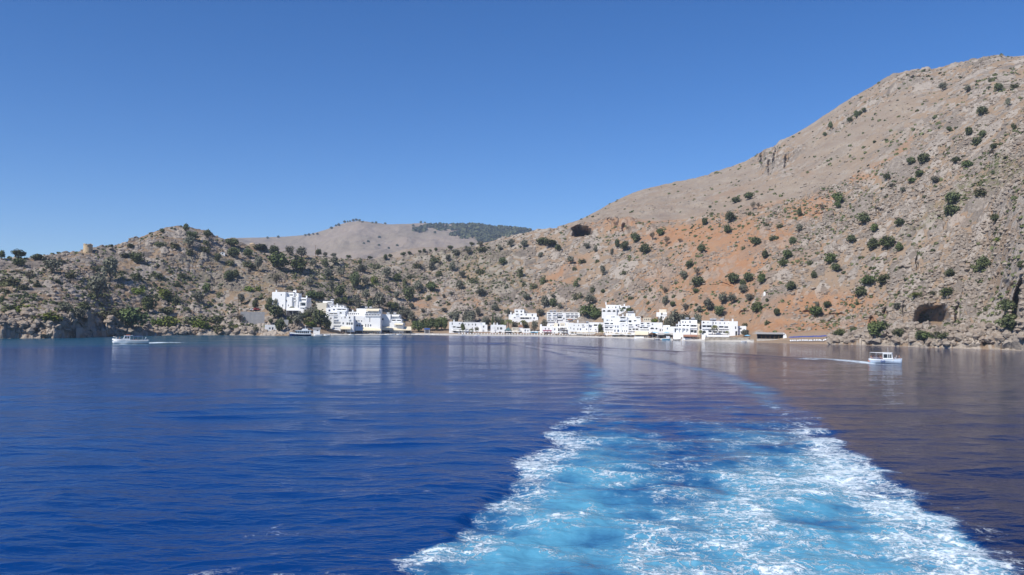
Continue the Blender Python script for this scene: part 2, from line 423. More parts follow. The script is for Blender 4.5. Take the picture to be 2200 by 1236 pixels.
# gullies running down the big slope
gl = np.abs(fbm(TX / 70 + 1.1 * fbm(TX / 45, TY / 45, 4, 77), TY / 200, 4, 140))
Z -= sst(2.6, 3.2, TS) * crestfade * (1 - .6 * SCREE) * sst(700, 1000, PX) * 5 * np.maximum(0, .22 - gl)
# strata: the headland's ledges
led = (Z / 1.9 + 1.4 * fbm(TX / 26, TY / 26, 3, 160)); fr = led - np.floor(led)
Z += LEFT * crestfade * shorefade * sst(1.6, 2.4, TS) * 1.0 * (sst(.3, .75, fr) - fr)
AX, AR = TA * 560 + 3 * fbm(TX / 12, TY / 12, 3, 190), TR * .72 + 3 * fbm(TX / 12, TY / 12, 3, 195)
ca, sa_ = math.cos(.5), math.sin(.5)
b1, i1 = cells(AX / 10, AR / 9, 200, .4); b2, i2 = cells((AX * ca + AR * sa_) / 4.4 + 7, (AR * ca - AX * sa_) / 4, 220, .6); b3, i3 = cells((AX * ca - AR * sa_) / 2.3, (AR * ca + AX * sa_) / 2.1, 240, .7)
patch = sst(-.25, .45, fbm(TX / 30, TY / 30, 4, 260))
patch = np.where(TS > 2, patch, 1)
rough = ROCKY * (.35 + .65 * patch) * (1 - .55 * ORANGE)
Z += shorefade * rough * (b1 * 3.4 * (1 - .5 * LEFT) + b2 * 2.5 + b3 * 1.25)
Z += sst(.3, 1, SCREE) * sst(3.9, 4.2, TS) * crestfade * (2.2 * fbm(TX / 30, TY / 60, 5, 285) + 1.1 * cells(AX / 6, AR / 5, 286, .25)[0] * 2)
Z += CRAG * (3.4 * fbm(TX / 9, TY / 16, 4, 287) + 5 * cells(AX / 9, AR / 14, 288, .7)[0])
Z += FLAT * .06 * fbm(TX / 3, TY / 3, 3, 280) + SCREE * .35 * fbm(TX / 7, TY / 7, 4, 290)
# the broken rock of the water's edge
edge = sst(.85, 1.02, TS) * sst(2.35, 1.7, TS) * (1 - FLAT) * np.where((PX > 625) & (PX < 1700), .25, 1)
hi = np.where(PX < 245, 1.0, .62)
eb1, _ = cells(TX / 8 + 3, TY / 6, 300, .8); eb2, _ = cells(TX / 3.4, TY / 3.0, 320, .8)
Z += edge * hi * (3.6 * eb1 + 1.7 * eb2 + 1.4 * fbm(TX / 6, TY / 6, 4, 340))
# caves, overhangs and clefts: the face is pushed back into the hill (photograph x, y, half width, half height, depth in metres, lean)
back = np.zeros_like(Z)
wxx = PX + 4 * fbm(TX / 5, TY / 5, 3, 400); wyy = PY + 3 * fbm(TX / 5, TY / 5, 3, 410)
for cx, cy, hw, hh, dep, lean, kind in [(2002, 685, 37, 35, 24, 0, 'arch'), (1250, 503, 20, 14, 12, .35, 'arch'), (1888, 449, 5, 15, 7, .45, 'o'), (1901, 672, 5, 20, 7, 0, 'o'), (1941, 664, 4, 14, 5, 0, 'o'), (1872, 690, 6, 14, 5, 0, 'o'), (2058, 676, 7, 16, 6, 0, 'o'),
        (1938, 579, 12, 5, 5, 0, 'o'), (1970, 560, 3, 20, 4, 0, 'o'), (1968, 168, 12, 5, 14, -.5, 'o'), (1962, 178, 5, 5, 10, 0, 'o'), (1666, 338, 5, 26, 14, -.1, 'o'), (1640, 345, 7, 14, 12, 0, 'o'), (1655, 368, 6, 10, 10, 0, 'o'), (1690, 345, 4, 14, 12, -.2, 'o'), (1345, 492, 8, 9, 7, .6, 'o'), (1310, 488, 5, 8, 6, .6, 'o'),
        (2167, 614, 13, 9, 8, 0, 'o'), (2184, 660, 11, 60, 26, -.2, 'f'), (212, 696, 20, 24, 17, -.25, 'f'), (138, 679, 17, 7, 6, -.5, 'o'), (80, 712, 14, 6, 4, -.8, 'o'), (165, 714, 16, 6, 5, -.8, 'o'), (1400, 472, 60, 2.2, 3, -.05, 'o'), (1630, 445, 30, 2.5, 3, 0, 'o'), (1760, 456, 26, 4, 4, -.1, 'o'), (1550, 612, 30, 3, 3, -.1, 'o'), (1250, 470, 1, 1, 1, 0, 'o'), (1745, 668, 22, 4, 4, 0, 'o'), (1600, 674, 12, 6, 4, 0, 'o'), (1790, 672, 30, 3, 3, 0, 'o'),
        (1944, 714, 16, 5, 5, .2, 'o'), (1985, 735, 10, 5, 5, 0, 'o'), (2120, 742, 12, 6, 6, 0, 'o'), (2060, 738, 9, 5, 4, 0, 'o'), (1880, 735, 8, 4, 3, 0, 'o'), (545, 585, 12, 10, 4, 0, 'o'), (560, 655, 14, 12, 5, 0, 'o')]:
    u = (wxx - cx - lean * (wyy - cy)) / hw; v = (wyy - cy) / hh
    if kind == 'arch': q = np.where(v < 0, np.sqrt(u * u + v * v), np.maximum(np.abs(u), v * 2.6))
    else: q = np.sqrt(u * u + v * v)
    mk = sst(1.15, .6, q)
    if hh >= 8 and mk.max() > 0:
        # stand the face upright below the lip so that the hollow has a roof
        rt = np.array([np.interp(-(cy - hh), -PY[:, i], TR[:, i]) if mk[:, i].max() > 0 else 0 for i in range(NA)])[None, :]
        back = np.maximum(back, mk * (np.clip(rt - TR, 0, {'arch': 40, 'f': 8}.get(kind, 3.5)) + dep * (.4 if kind != 'o' else .3)))
    else: back = np.maximum(back, dep * .55 * mk)
zz_ = np.maximum(Z, -1)
jut = edge * hi * sst(-.5, 1.5, Z) * (3.0 * cells(TA * 420 / 6.5, zz_ / 4.2 + TR * .05, 350, .85)[0] + 2.0 * cells(TA * 420 / 2.8, zz_ / 2.0, 360, .8)[0] + 1.1 * fbm(TA * 420 / 5, zz_ / 4, 4, 370))
TR2 = TR + back - jut
TX, TY = TR2 * np.sin(TA), TR2 * np.cos(TA)
# sight-line height must not hide a hollow: pull the floor and roof along with it
Z = Z
PXf, PYf = project(TX, TY, Z)
zone = np.stack([ORANGE, SCREE, BROWN, GREEN], -1)
BOUL = np.clip((b1 * 2.2 + b2 * 1.9 + b3 * 1.5) * rough * 1.6, 0, 1)
RID = np.where(b1 > .1, i1, np.where(b2 > .1, i2, i3))
SAND = np.where((PX > 660) & (PX < 1620), sst(2.1, 1.9, TS), 0) * sst(.9, 1.05, TS)
stones = np.stack([BOUL, RID, SAND, np.clip(edge, 0, 1)], -1)
me = grid_mesh('terrain', TX, TY, Z, M['hill'], {'zone': zone, 'stones': stones}, smooth=False)
land = put('terrain', me); tag(land, 'bare rocky coastal hillside rising behind the white village', 'hillside', kind='structure')

def ground_r(a, r):
    """height of the land at a bearing and distance"""
    c = (a - AZ[0]) / (AZ[1] - AZ[0]); i = int(np.clip(c, 0, NA - 2)); f = c - i
    return (1 - f) * np.interp(r, TR[:, i], Z[:, i]) + f * np.interp(r, TR[:, i + 1], Z[:, i + 1])
def shore_r(x): return H / -np.interp(look(x, 692)[0], *SHORE)
def hit(x, y, lo=6):
    """the place on the land seen at x, y"""
    a, t = look(x, y)
    i = int(round((a - AZ[0]) / (AZ[1] - AZ[0]))); i = min(max(i, 0), NA - 1)
    s = (Z[lo:, i] - H) / TR[lo:, i]
    k = np.nonzero(s >= t)[0]
    k = lo + (k[0] if len(k) else np.argmax(s))
    r = TR[k, i]
    if len(np.nonzero(s >= t)[0]) and k > 0:
        s0 = (Z[k - 1, i] - H) / TR[k - 1, i]; s1 = (Z[k, i] - H) / TR[k, i]
        if s1 > s0: r = TR[k - 1, i] + (TR[k, i] - TR[k - 1, i]) * np.clip((t - s0) / (s1 - s0), 0, 1)
    return Vector((r * math.sin(a), r * math.cos(a), ground_r(a, r))), a, r

# far hills
def far_hill(name, label, ridge, rr, foot, d0, seed, forest=None):
    xs = sorted(ridge); n = 420; m = 90
    az = np.linspace(look(xs[0][0], 692)[0], look(xs[-1][0], 692)[0], n)
    t = soft(np.interp(az, *curve_t(ridge)), 7); rad = np.interp(az, *curve_v(rr)) if isinstance(rr, list) else np.full(n, float(rr))
    S = np.linspace(0, 1.25, m)[:, None]
    rd = d0 + (rad - d0)[None, :] * S
    top = H + rad * t
    zz = np.where(S <= 1, foot + (top[None, :] - foot) * S ** 1.1, top[None, :] - (S - 1) * 4 * (top[None, :] - foot) * .35)
    a2 = az[None, :] * np.ones((m, 1))
    x, y = rd * np.sin(a2), rd * np.cos(a2)
    sc = rad.mean() / 3200
    zz = zz + sc * (1 - np.exp(-((S - 1) / .05) ** 2) * .8) * np.minimum(1, S * 4) * (34 * fbm(x / (330 * sc), y / (330 * sc), 6, seed) - 26 * np.abs(fbm(x / (210 * sc), y / (600 * sc), 5, seed + 3)))
    z = np.zeros((m, n, 4)); z[..., 1] = .88; z[..., 0] = .10 * sst(-.1, .5, fbm(x / 300, y / 300, 3, seed + 8)); z[..., 3] = .25 * sst(0, .4, fbm(x / 260, y / 260, 4, seed + 9))
    o = put(name, grid_mesh(name, x, y, zz, M['hill'], {'zone': z}, False)); tag(o, label, 'hill', kind='structure')
    return az, rd, zz
FARA, FARR, FARZ = far_hill('far_mountain', 'hazy rounded bare mountain far behind the saddle',
    [(300, 560), (420, 535), (500, 513), (560, 510.5), (640, 505), (665, 503), (700, 493), (725, 484), (745, 477.5), (770, 474), (785, 476), (800, 479), (830, 482), (900, 480), (925, 479), (960, 481), (1000, 483), (1050, 488), (1100, 491), (1130, 494), (1180, 498), (1300, 505)], 3200, 60, 1500, 500)
far_hill('nearer_hill', 'smooth pale hill shoulder in the saddle before the far mountain', [(760, 600), (800, 556), (835, 545), (870, 536), (905, 531), (940, 529.5), (975, 531), (1010, 536), (1060, 548), (1120, 560), (1180, 575)], 1250, 30, 820, 600)
# ---------------------------------------------------------------- the sea
LE = [(860, 1236), (905, 1190), (960, 1150), (1040, 1078), (1100, 1015), (1165, 950), (1215, 897), (1248, 860), (1268, 832), (1272, 805), (1258, 785), (1225, 766), (1160, 752), (1085, 738)]
RE = [(2200, 1236), (2110, 1165), (2010, 1092), (1905, 1020), (1835, 960), (1765, 902), (1700, 860), (1650, 832), (1580, 806), (1500, 790), (1420, 776), (1340, 766), (1240, 757), (1140, 742)]
lw = sorted((sea(*p)[1], sea(*p)[0]) for p in LE); rw = sorted((sea(*p)[1], sea(*p)[0]) for p in RE)
lw.insert(0, (5, lw[0][1] + (28 - 5) * .12)); rw.insert(0, (5, rw[0][1] - .5))
NW = 1500
WA = np.linspace(R_(-46), R_(46), NW)
tt = np.concatenate([np.linspace(1.3, .34, 60)[:-1], np.linspace(.34, .0125, 900)])
WR = H / tt
wa = WA[None, :] * np.ones((len(WR), 1)); wr = WR[:, None] * np.ones((1, NW))
WX, WY = wr * np.sin(wa), wr * np.cos(wa)
xl = np.interp(WY, *zip(*lw)); xr = np.interp(WY, *zip(*rw))
wob = 1.1 * fbm(WX / 3.2, WY / 3.2, 4, 700) + .05 * (xr - xl) * fbm(WX / 14, WY / 14, 3, 710)
U = (WX + wob - xl) / (xr - xl)
inside = sst(-.02, .05, U) * sst(1.03, .96, U)
near = lambda a, b: sst(b, a, wr)
nearI = lambda a, b: sst(1 / b, 1 / a, 1 / wr)
WPX, WPY = project(WX, WY, 0 * WX)
big = fbm(WX / 7, WY / 9, 4, 720); big2 = fbm(WX / 2.6, WY / 3.4, 4, 730)
# milky aerated water
side = np.maximum(np.exp(-((U - .17) / .2) ** 2), 1.05 * np.exp(-((U - .76) / .26) ** 2))
aer = inside * (nearI(38, 330) * .95 + .10 * near(90, 260)) * np.clip(.40 + .50 * side + .42 * big + .32 * big2 + .12 * near(24, 60), .05, 1.15)
# foam
lf = np.exp(-((U - .06) / .085) ** 2); rf = np.exp(-((U - .91) / .10) ** 2)
foam = inside * np.clip((nearI(40, 280) * (1.1 * lf + .16) * np.where(U < .5, 1, 0) + nearI(40, 260) * (1.2 * rf + .42 * np.exp(-((U - .68) / .25) ** 2)) * np.where(U >= .5, 1, 0)), 0, 1)
foam *= np.clip(.86 + .75 * big + .55 * big2, 0, 1.3) * (.4 + .6 * near(30, 150))
foam = foam * .8
foam = np.maximum(foam, inside * nearI(34, 190) * np.clip(.23 + .5 * big2 + .4 * big + .16 * sst(.4, .75, U), 0, .62))
# the wavelets thrown outward on the left, with thin lacework
dl = (xl - WX)
lace = sst(0, 2, dl) * sst(12, 3, dl) * near(26, 56) * np.clip(.2 + 1.1 * fbm(WX / 5, WY / 4, 3, 740), 0, 1)
foam = np.maximum(foam, lace * .62)
dr = WX - xr
foam = np.maximum(foam, sst(2.5, 0, dr) * sst(-.5, .2, dr) * near(26, 60) * .35)
# slopes too fine for the mesh
rough = .10 + .03 * near(26, 60)
calm = inside * sst(70, 150, wr)
farband = sst(262, 300, wr) * sst(R_(-4), R_(-9), wa) + .55 * sst(300, 345, wr) * sst(R_(6), R_(-2), wa)
streak = fbm(WX / 60, WY / 12, 4, 750)
rough = rough + .10 * np.clip(farband * (.8 + .9 * streak), 0, 1.2) + .03 * np.clip(streak, 0, 1)
rough = rough - calm * .02 - .05 * sst(R_(3), R_(15), wa) * (1 - inside)
teal = sst(265, 330, wr) * sst(R_(-2), R_(-14), wa) * .9 + .5 * sst(22, 4, (ip(WA, (AZ, r0)))[None, :] - wr)
# wake ripples of the two small boats: narrow ridges that catch the sky
def line_dist(pts):
    best = np.full_like(WX, 1e9); along = np.zeros_like(WX); tot = 0
    P = [sea(*p)[:2] for p in pts]
    for (ax, ay), (bx, by) in zip(P[:-1], P[1:]):
        L = math.hypot(bx - ax, by - ay); ux, uy = (bx - ax) / L, (by - ay) / L
        s = np.clip((WX - ax) * ux + (WY - ay) * uy, 0, L)
        d = np.hypot(WX - ax - s * ux, WY - ay - s * uy)
        m = d < best; best = np.where(m, d, best); along = np.where(m, tot + s, along); tot += L
    return best, along / tot
ripple = np.zeros_like(WX); trail = np.zeros_like(WX)
for pts, wd, am in [([(420, 738), (600, 739), (800, 739.5), (1060, 739)], 5.5, 1), ([(1866, 779), (1700, 769), (1560, 760), (1400, 753), (1300, 748), (1180, 741)], 2.2, 1), ([(1760, 776), (1600, 769), (1450, 761), (1330, 754), (1220, 748)], 1.8, .8)]:
    d, s = line_dist(pts)
    ripple = np.maximum(ripple, am * np.exp(-(d / wd) ** 2) * np.clip(.55 + 1.3 * fbm(WX / 22, WY / 60, 3, 760), 0, 1))
for pts, w0, w1, am in [([(243, 739.3), (281, 740), (322, 739)], 1.5, 1.7, 2.2), ([(1867, 782), (1905, 783), (1942, 782)], 1.2, 1.1, 2.2), ([(318, 737.5), (345, 736), (380, 736.5), (425, 737)], 3.2, 5, 1.1), ([(1868, 780), (1830, 775.5), (1790, 772.5), (1690, 767)], 1.2, 3.0, 1.3), ([(1868, 780.5), (1830, 777.5), (1785, 774), (1670, 769.5)], 1.2, 1.9, 1.2)]:
    d, s = line_dist(pts)
    k = am * np.exp(-(d / (w0 + (w1 - w0) * s)) ** 2) * (sst(1.02, .55, s) if am < 2 else .5)
    trail = np.maximum(trail, k * np.clip(1.1 - .8 * s + .9 * fbm(WX / 4, WY / 9, 3, 770), 0, 1.3))
foam = np.maximum(foam, trail)
aer = np.maximum(aer, trail * .35)
lanes = sst(95, 130, wr) * sst(400, 330, wr) * np.maximum(np.exp(-((U - .02) / .11) ** 2), np.exp(-((U - .93) / .12) ** 2))
rough = rough + .16 * ripple + .13 * lanes * np.clip(.7 + big, 0, 1)
aer = np.maximum(aer, sst(70, 105, wr) * sst(400, 150, wr) * np.maximum(np.exp(-((U - .05) / .13) ** 2), np.exp(-((U - .90) / .15) ** 2)) * np.clip(.62 + .35 * big + .25 * big2, 0, 1) * .8)
# real waves, as fine as the mesh can carry at each distance
def waves(lam, amp, seed, ang, stretch=2.2):
    c, s = math.cos(ang), math.sin(ang)
    u = (WX * c + WY * s) / (lam * stretch); v = (-WX * s + WY * c) / lam
    keep = np.clip(lam * 8.5 * 880 / (wr * wr) / 5, 0, 1)
    return amp * keep * (1 - np.abs(fbm(u, v, 2, seed)) * 2)
WZ = waves(6.5, .17, 800, R_(16)) * (1 - .5 * inside) + waves(2.6, .07, 810, R_(8)) + waves(1.1, .034, 820, R_(-6)) + waves(.5, .014, 830, R_(20))
chop = inside * near(28, 110)
WZ += chop * (.20 * big2 + .20 * fbm(WX / 3.6, WY / 1.5, 3, 840) + .05 * fbm(WX / .8, WY / .6, 3, 850)) + .10 * inside * near(40, 160) * np.sin(WY / 3.4 * 6.2832 / 2 + 2.5 * fbm(WX / 9, WY / 9, 2, 860) - ((U - .5) * 3) ** 2)
WZ += .06 * np.clip(foam, 0, 1) * np.clip(near(28, 90), 0, 1) * fbm(WX / .35, WY / .35, 3, 870)
WZ += .22 * ripple

m = bpy.data.materials.new('sea_water'); N = NT(m)
aA, aF, aR, aT, _ = N.attr('wake')
p = N.pos()
wc = N.n('TexNoise'); N.t.links.new(p, wc.inputs['Vector']); wc.inputs['Scale'].default_value = .9; wc.inputs['Detail'].default_value = 6; wc.inputs['Roughness'].default_value = .65
def warped(amount, sc):
    o = N.n('VectorMath', operation='MULTIPLY_ADD'); N.t.links.new(wc.outputs['Color'], o.inputs[0]); o.inputs[1].default_value = (amount, amount, 0)
    N.t.links.new(N.pos(sc, .1), o.inputs[2]); return o.outputs[0]
def lace(vec, scale):
    o = N.n('TexVoronoi', feature='DISTANCE_TO_EDGE'); N.t.links.new(vec, o.inputs['Vector']); o.inputs['Scale'].default_value = scale
    return o.outputs['Distance']
n_pt = N.noise(p, .42, 8, .6, .6)
n_fine = N.noise(p, 5.5, 6, .7, .4)
n_mid = N.noise(p, 1.5, 7, .65, .8)
den = N.math('ADD', aF, N.math('ADD', N.math('MULTIPLY', N.math('SUBTRACT', n_pt, .5), 1.2), N.math('MULTIPLY', N.math('SUBTRACT', n_mid, .5), .7)))
den = N.math('MAXIMUM', den, 0.0)
def threads(vec, scale, wmax):
    d = lace(vec, scale)
    w_ = N.math('ADD', N.math('MULTIPLY', N.math('MULTIPLY', den, wmax), N.math('ADD', .25, N.math('MULTIPLY', n_fine, 1.5))), .002)
    return N.step(N.math('DIVIDE', d, w_), .1, 1.25, 1, 0)
l1 = threads(warped(2.3, (.8, 1.0, 0)), .75, .13)
l2 = threads(warped(1.6, (.8, 1.1, 0)), 2.1, .15)
crest = N.noise(N.pos((.16, 1.0, 1), .06), .62, 6, .6, .7)
cr = N.math('SUBTRACT', 1.0, N.math('MULTIPLY', N.math('ABSOLUTE', N.math('SUBTRACT', crest, .5)), 26.0))
cr = N.math('MULTIPLY', N.step(cr, .1, .8), N.step(N.math('ADD', N.math('MULTIPLY', n_fine, .8), N.math('MULTIPLY', den, .5)), .45, .75))
churn = N.step(N.math('ADD', N.math('MULTIPLY', den, .62), N.math('MULTIPLY', N.math('SUBTRACT', n_fine, .5), 1.3)), .50, .74)
fm = N.math('MAXIMUM', N.math('MAXIMUM', l1, N.math('MULTIPLY', l2, .85)), N.math('MAXIMUM', churn, N.math('MULTIPLY', cr, .8)))
fm = N.math('MULTIPLY', fm, N.step(n_fine, .28, .5))
fm = N.math('MULTIPLY', N.math('MULTIPLY', fm, N.step(den, .10, .45)), N.step(aF, .02, .16))
deep = N.mix(N.noise(p, .02, 3), (.0005, .028, .135), (.0006, .036, .165))
deep = N.mix(aT, deep, (.008, .062, .105))
deep = N.mix(N.n('Attribute', attribute_name='painted_reflection').outputs['Fac'], deep, (.002, .012, .062))  # darker body colour painted in where the mountain's reflection should prevail
milk = N.mix(N.step(aA, .1, .95), (.004, .08, .25), (.085, .285, .425))
c = N.mix(N.step(N.math('ADD', aA, N.math('ADD', N.math('MULTIPLY', N.math('SUBTRACT', n_pt, .5), .9), N.math('MULTIPLY', N.math('SUBTRACT', n_mid, .5), .5))), .12, .92), deep, milk)
c = N.mix(N.math('MULTIPLY', N.step(den, .25, 1.1), .45), c, (.42, .62, .70))
c = N.mix(N.math('MULTIPLY', fm, .84), c, (.80, .86, .90))
N.set(N.b.inputs['Base Color'], c)
N.set(N.b.inputs['Roughness'], N.math('ADD', aR, N.math('MULTIPLY', fm, .5)))
N.b.inputs['IOR'].default_value = 1.333
N.set(N.b.inputs['Specular IOR Level'], N.math('SUBTRACT', .14, N.math('MULTIPLY', N.math('MAXIMUM', fm, N.math('MULTIPLY', aA, .55)), .09)))
bp = N.n('Bump'); bp.inputs['Strength'].default_value = .9; bp.inputs['Distance'].default_value = 1
w1 = N.noise(N.pos((.45, 1, 1), .15), .9, 4, .55); w2 = N.noise(N.pos((.6, 1, 1), -.1), 4.2, 3, .5)
N.set(bp.inputs['Height'], N.math('ADD', N.math('ADD', N.math('MULTIPLY', w1, .13), N.math('ADD', N.math('MULTIPLY', w2, .034), N.math('MULTIPLY', N.noise(N.pos((.7, 1, 1), .3), 13, 2, .5), .006))), N.math('MULTIPLY', fm, .05)))
N.set(N.b.inputs['Normal'], bp.outputs[0])
M['sea'] = m
wake = np.stack([aer, np.clip(foam, 0, 1.2), np.clip(rough, .02, .4), np.clip(teal, 0, 1)], -1)
o = put('sea', grid_mesh('sea', WX, WY, WZ, m, {'wake': wake, 'painted_reflection': np.repeat((sst(R_(2), R_(17), wa) * (1 - .9 * inside))[..., None], 4, -1)}, True)); tag(o, 'deep blue bay water with a foaming turquoise ship wake', 'sea', kind='structure')

# ---------------------------------------------------------------- daylight
SUN_EL, SUN_AZ = R_(46), R_(-133)     # bearing from straight ahead, clockwise
w = bpy.data.worlds.new('World'); scene.world = w; w.use_nodes = True
nt = w.node_tree; bg = nt.nodes['Background']
st = nt.nodes.new('ShaderNodeTexSky'); st.sky_type = 'NISHITA'; st.sun_disc = False
st.sun_elevation = SUN_EL; st.sun_rotation = SUN_AZ
st.altitude = 600; st.air_density = .8; st.dust_density = 0; st.ozone_density = 4.5
hs = nt.nodes.new('ShaderNodeHueSaturation'); hs.inputs['Saturation'].default_value = 1.27; hs.inputs['Hue'].default_value = .508
nt.links.new(st.outputs[0], hs.inputs['Color']); nt.links.new(hs.outputs[0], bg.inputs['Color']); bg.inputs['Strength'].default_value = .117
sl = bpy.data.lights.new('sun', 'SUN'); sl.energy = 5.0; sl.angle = R_(.5); sl.color = (1, .955, .88)
so = bpy.data.objects.new('sun', sl); COL.objects.link(so)
sd = Vector((math.sin(SUN_AZ) * math.cos(SUN_EL), math.cos(SUN_AZ) * math.cos(SUN_EL), math.sin(SUN_EL)))
so.rotation_euler = sd.to_track_quat('Z', 'Y').to_euler(); so.location = (-60, -40, 90)
scene.view_settings.view_transform = 'Standard'; scene.view_settings.look = 'None'
scene.view_settings.exposure = .18; scene.view_settings.gamma = 1
scene.render.engine = 'CYCLES'
scene.cycles.max_bounces = 6; scene.cycles.caustics_reflective = False; scene.cycles.caustics_refractive = False
# ---------------------------------------------------------------- buildings of the village
# readings were taken from enlargements of the photograph: origin and scale of each
ZA, ZB, ZC, ZD, ZE, ZF = (660, 640, 9.565), (570, 615, 10.746), (950, 680, 10.0), (1160, 660, 13.75), (1285, 645, 13.333), (1400, 670, 9.565)
class Site:
    """a thing standing at a distance r in the direction of photograph column x; turns readings into its own metres"""
    def __init__(s, zm, x, r, base):
        s.zm = zm; s.r = r
        s.a = look(zm[0] + x / zm[2], 700)[0]
        s.z0 = s.Zm(x, base)
    def p(s, x, y): return s.zm[0] + x / s.zm[2], s.zm[1] + y / s.zm[2]
    def Xm(s, x, dy=0):
        a, _ = look(*s.p(x, 300)); return (s.r + dy) * math.tan(a - s.a)
    def Zm(s, x, y, dy=0):
        a, t = look(*s.p(x, y)); return H + t * (s.r + dy) / math.cos(a - s.a)
    def loc(s, z=None): return (s.r * math.sin(s.a), s.r * math.cos(s.a), s.z0 if z is None else z)

def facade(mb, x0, x1, z0, z1, D, y0, holes, m=0):
    """a block of masonry with real openings let into its front; holes: (xa, xb, za, zb, depth, arch)"""
    xs = sorted({x0, x1, *[min(max(v, x0), x1) for h in holes for v in h[:2]]}); zs = sorted({z0, z1, *[min(max(v, z0), z1) for h in holes for v in h[2:4]]})
    for i in range(len(xs) - 1):
        for j in range(len(zs) - 1):
            cx, cz = (xs[i] + xs[i + 1]) / 2, (zs[j] + zs[j + 1]) / 2
            if any(h[0] < cx < h[1] and h[2] < cz < h[3] for h in holes): continue
            mb.face([(xs[i], y0, zs[j]), (xs[i + 1], y0, zs[j]), (xs[i + 1], y0, zs[j + 1]), (xs[i], y0, zs[j + 1])], m)
    mb.face([(x1, y0, z0), (x1, y0 + D, z0), (x1, y0 + D, z1), (x1, y0, z1)], m); mb.face([(x0, y0 + D, z0), (x0, y0, z0), (x0, y0, z1), (x0, y0 + D, z1)], m)
    t = .35; p = .4
    mb.face([(x0, y0, z1), (x1, y0, z1), (x1, y0 + t, z1), (x0, y0 + t, z1)], m)
    mb.face([(x0, y0 + D - t, z1), (x1, y0 + D - t, z1), (x1, y0 + D, z1), (x0, y0 + D, z1)], m)
    mb.face([(x0, y0 + t, z1), (x0 + t, y0 + t, z1), (x0 + t, y0 + D - t, z1), (x0, y0 + D - t, z1)], m); mb.face([(x1 - t, y0 + t, z1), (x1, y0 + t, z1), (x1, y0 + D - t, z1), (x1 - t, y0 + D - t, z1)], m)
    q = [(x0 + t, y0 + t), (x1 - t, y0 + t), (x1 - t, y0 + D - t), (x0 + t, y0 + D - t)]
    for k in range(4):
        a, b = q[k], q[(k + 1) % 4]
        mb.face([(*a, z1), (*b, z1), (*b, z1 - p), (*a, z1 - p)], m)
    mb.face([(*v, z1 - p) for v in q], m)
    mb.face([(x1, y0 + D, z0), (x0, y0 + D, z0), (x0, y0 + D, z1), (x1, y0 + D, z1)], m)
    for xa, xb, za, zb, d, arch in holes:
        mb.face([(xa, y0, za), (xb, y0, za), (xb, y0 + d, za), (xa, y0 + d, za)], m)
        mb.face([(xa, y0 + d, zb), (xb, y0 + d, zb), (xb, y0, zb), (xa, y0, zb)], m)
        mb.face([(xa, y0, za), (xa, y0 + d, za), (xa, y0 + d, zb), (xa, y0, zb)], m)
        mb.face([(xb, y0 + d, za), (xb, y0, za), (xb, y0, zb), (xb, y0 + d, zb)], m)
        if d > .6: mb.face([(xa, y0 + d, za), (xb, y0 + d, za), (xb, y0 + d, zb), (xa, y0 + d, zb)], m)
        if arch:
            n = 8; c = (xa + xb) / 2; hw = (xb - xa) / 2; hh = min(hw, (zb - za) * .85)
            pts = [(c - hw * math.cos(math.pi * k / n), zb - hh + hh * math.sin(math.pi * k / n)) for k in range(n + 1)]
            for k in range(n):
                (ax, az), (bx, bz) = pts[k], pts[k + 1]
                mb.face([(ax, y0, az), (bx, y0, bz), (bx, y0, zb), (ax, y0, zb)], m)
                mb.face([(ax, y0, az), (ax, y0 + d, az), (bx, y0 + d, bz), (bx, y0, bz)], m)
def window(parent, xa, xb, za, zb, y, d, blue=False):
    """a framed pane at the back of its opening; deep openings get a pair of glazed doors"""
    mb = MB(); w = xb - xa; f = min(.09, w * .1)
    if d > .6:
        n = max(1, round(w / 3.2)); s = w / n
        for k in range(n):
            c = xa + s * (k + .5); hw = s * .33; top = za + (zb - za) * .86
            mb.box(c - hw, c + hw, y + d - .10, y + d - .04, za + .02, top, 0)
            for q in (-hw - f, -f / 2, hw): mb.box(c + q, c + q + f, y + d - .13, y + d - .03, za + .02, top, 1)
            mb.box(c - hw, c + hw, y + d - .132, y + d - .03, top, top + f, 1)
    else:
        mb.box(xa, xb, y + d - .05, y + d, za, zb, 0)
        mb.box(xa, xa + f, y + d - .10, y + d - .052, za, zb, 1); mb.box(xb - f, xb, y + d - .10, y + d - .052, za, zb, 1)
        mb.box(xa + f, xb - f, y + d - .10, y + d - .052, zb - f, zb, 1); mb.box(xa + f, xb - f, y + d - .10, y + d - .052, za, za + f, 1)
        if w > .7: mb.box((xa + xb - f) / 2, (xa + xb + f) / 2, y + d - .105, y + d - .053, za + f, zb - f, 1)
    mb.build('window', [M['glass'], M['blue'] if blue else M['frame']], parent)
def balcony(parent, xa, xb, za, y, out, solid=True, h=1.0):
    mb = MB()
    mb.box(xa, xb, y - out, y - .003, za - .18, za, 0)
    if solid:
        mb.box(xa, xb, y - out - .003, y - out + .12, za, za + h, 0)
    else:
        n = max(3, int((xb - xa) / .5))
        for k in range(n + 1): mb.tube([(xa + (xb - xa) * k / n, y - out + .05, za), (xa + (xb - xa) * k / n, y - out + .05, za + h)], .03, 4, 1)
        mb.tube([(xa, y - out + .05, za + h), (xb, y - out + .05, za + h)], .05, 4, 1)
    mb.build('balcony', [M['white'], M['frame']], parent)
def rail(parent, xa, xb, y0, y1, z, h=.9):
    mb = MB()
    n = max(3, int((xb - xa) / .8))
    for k in range(n + 1): mb.tube([(xa + (xb - xa) * k / n, y0, z), (xa + (xb - xa) * k / n, y0, z + h)], .035, 4)
    for q in (.5, 1): mb.tube([(xa, y0, z + h * q), (xb, y0, z + h * q)], .035, 4)
    mb.build('railing', M['frame'], parent)
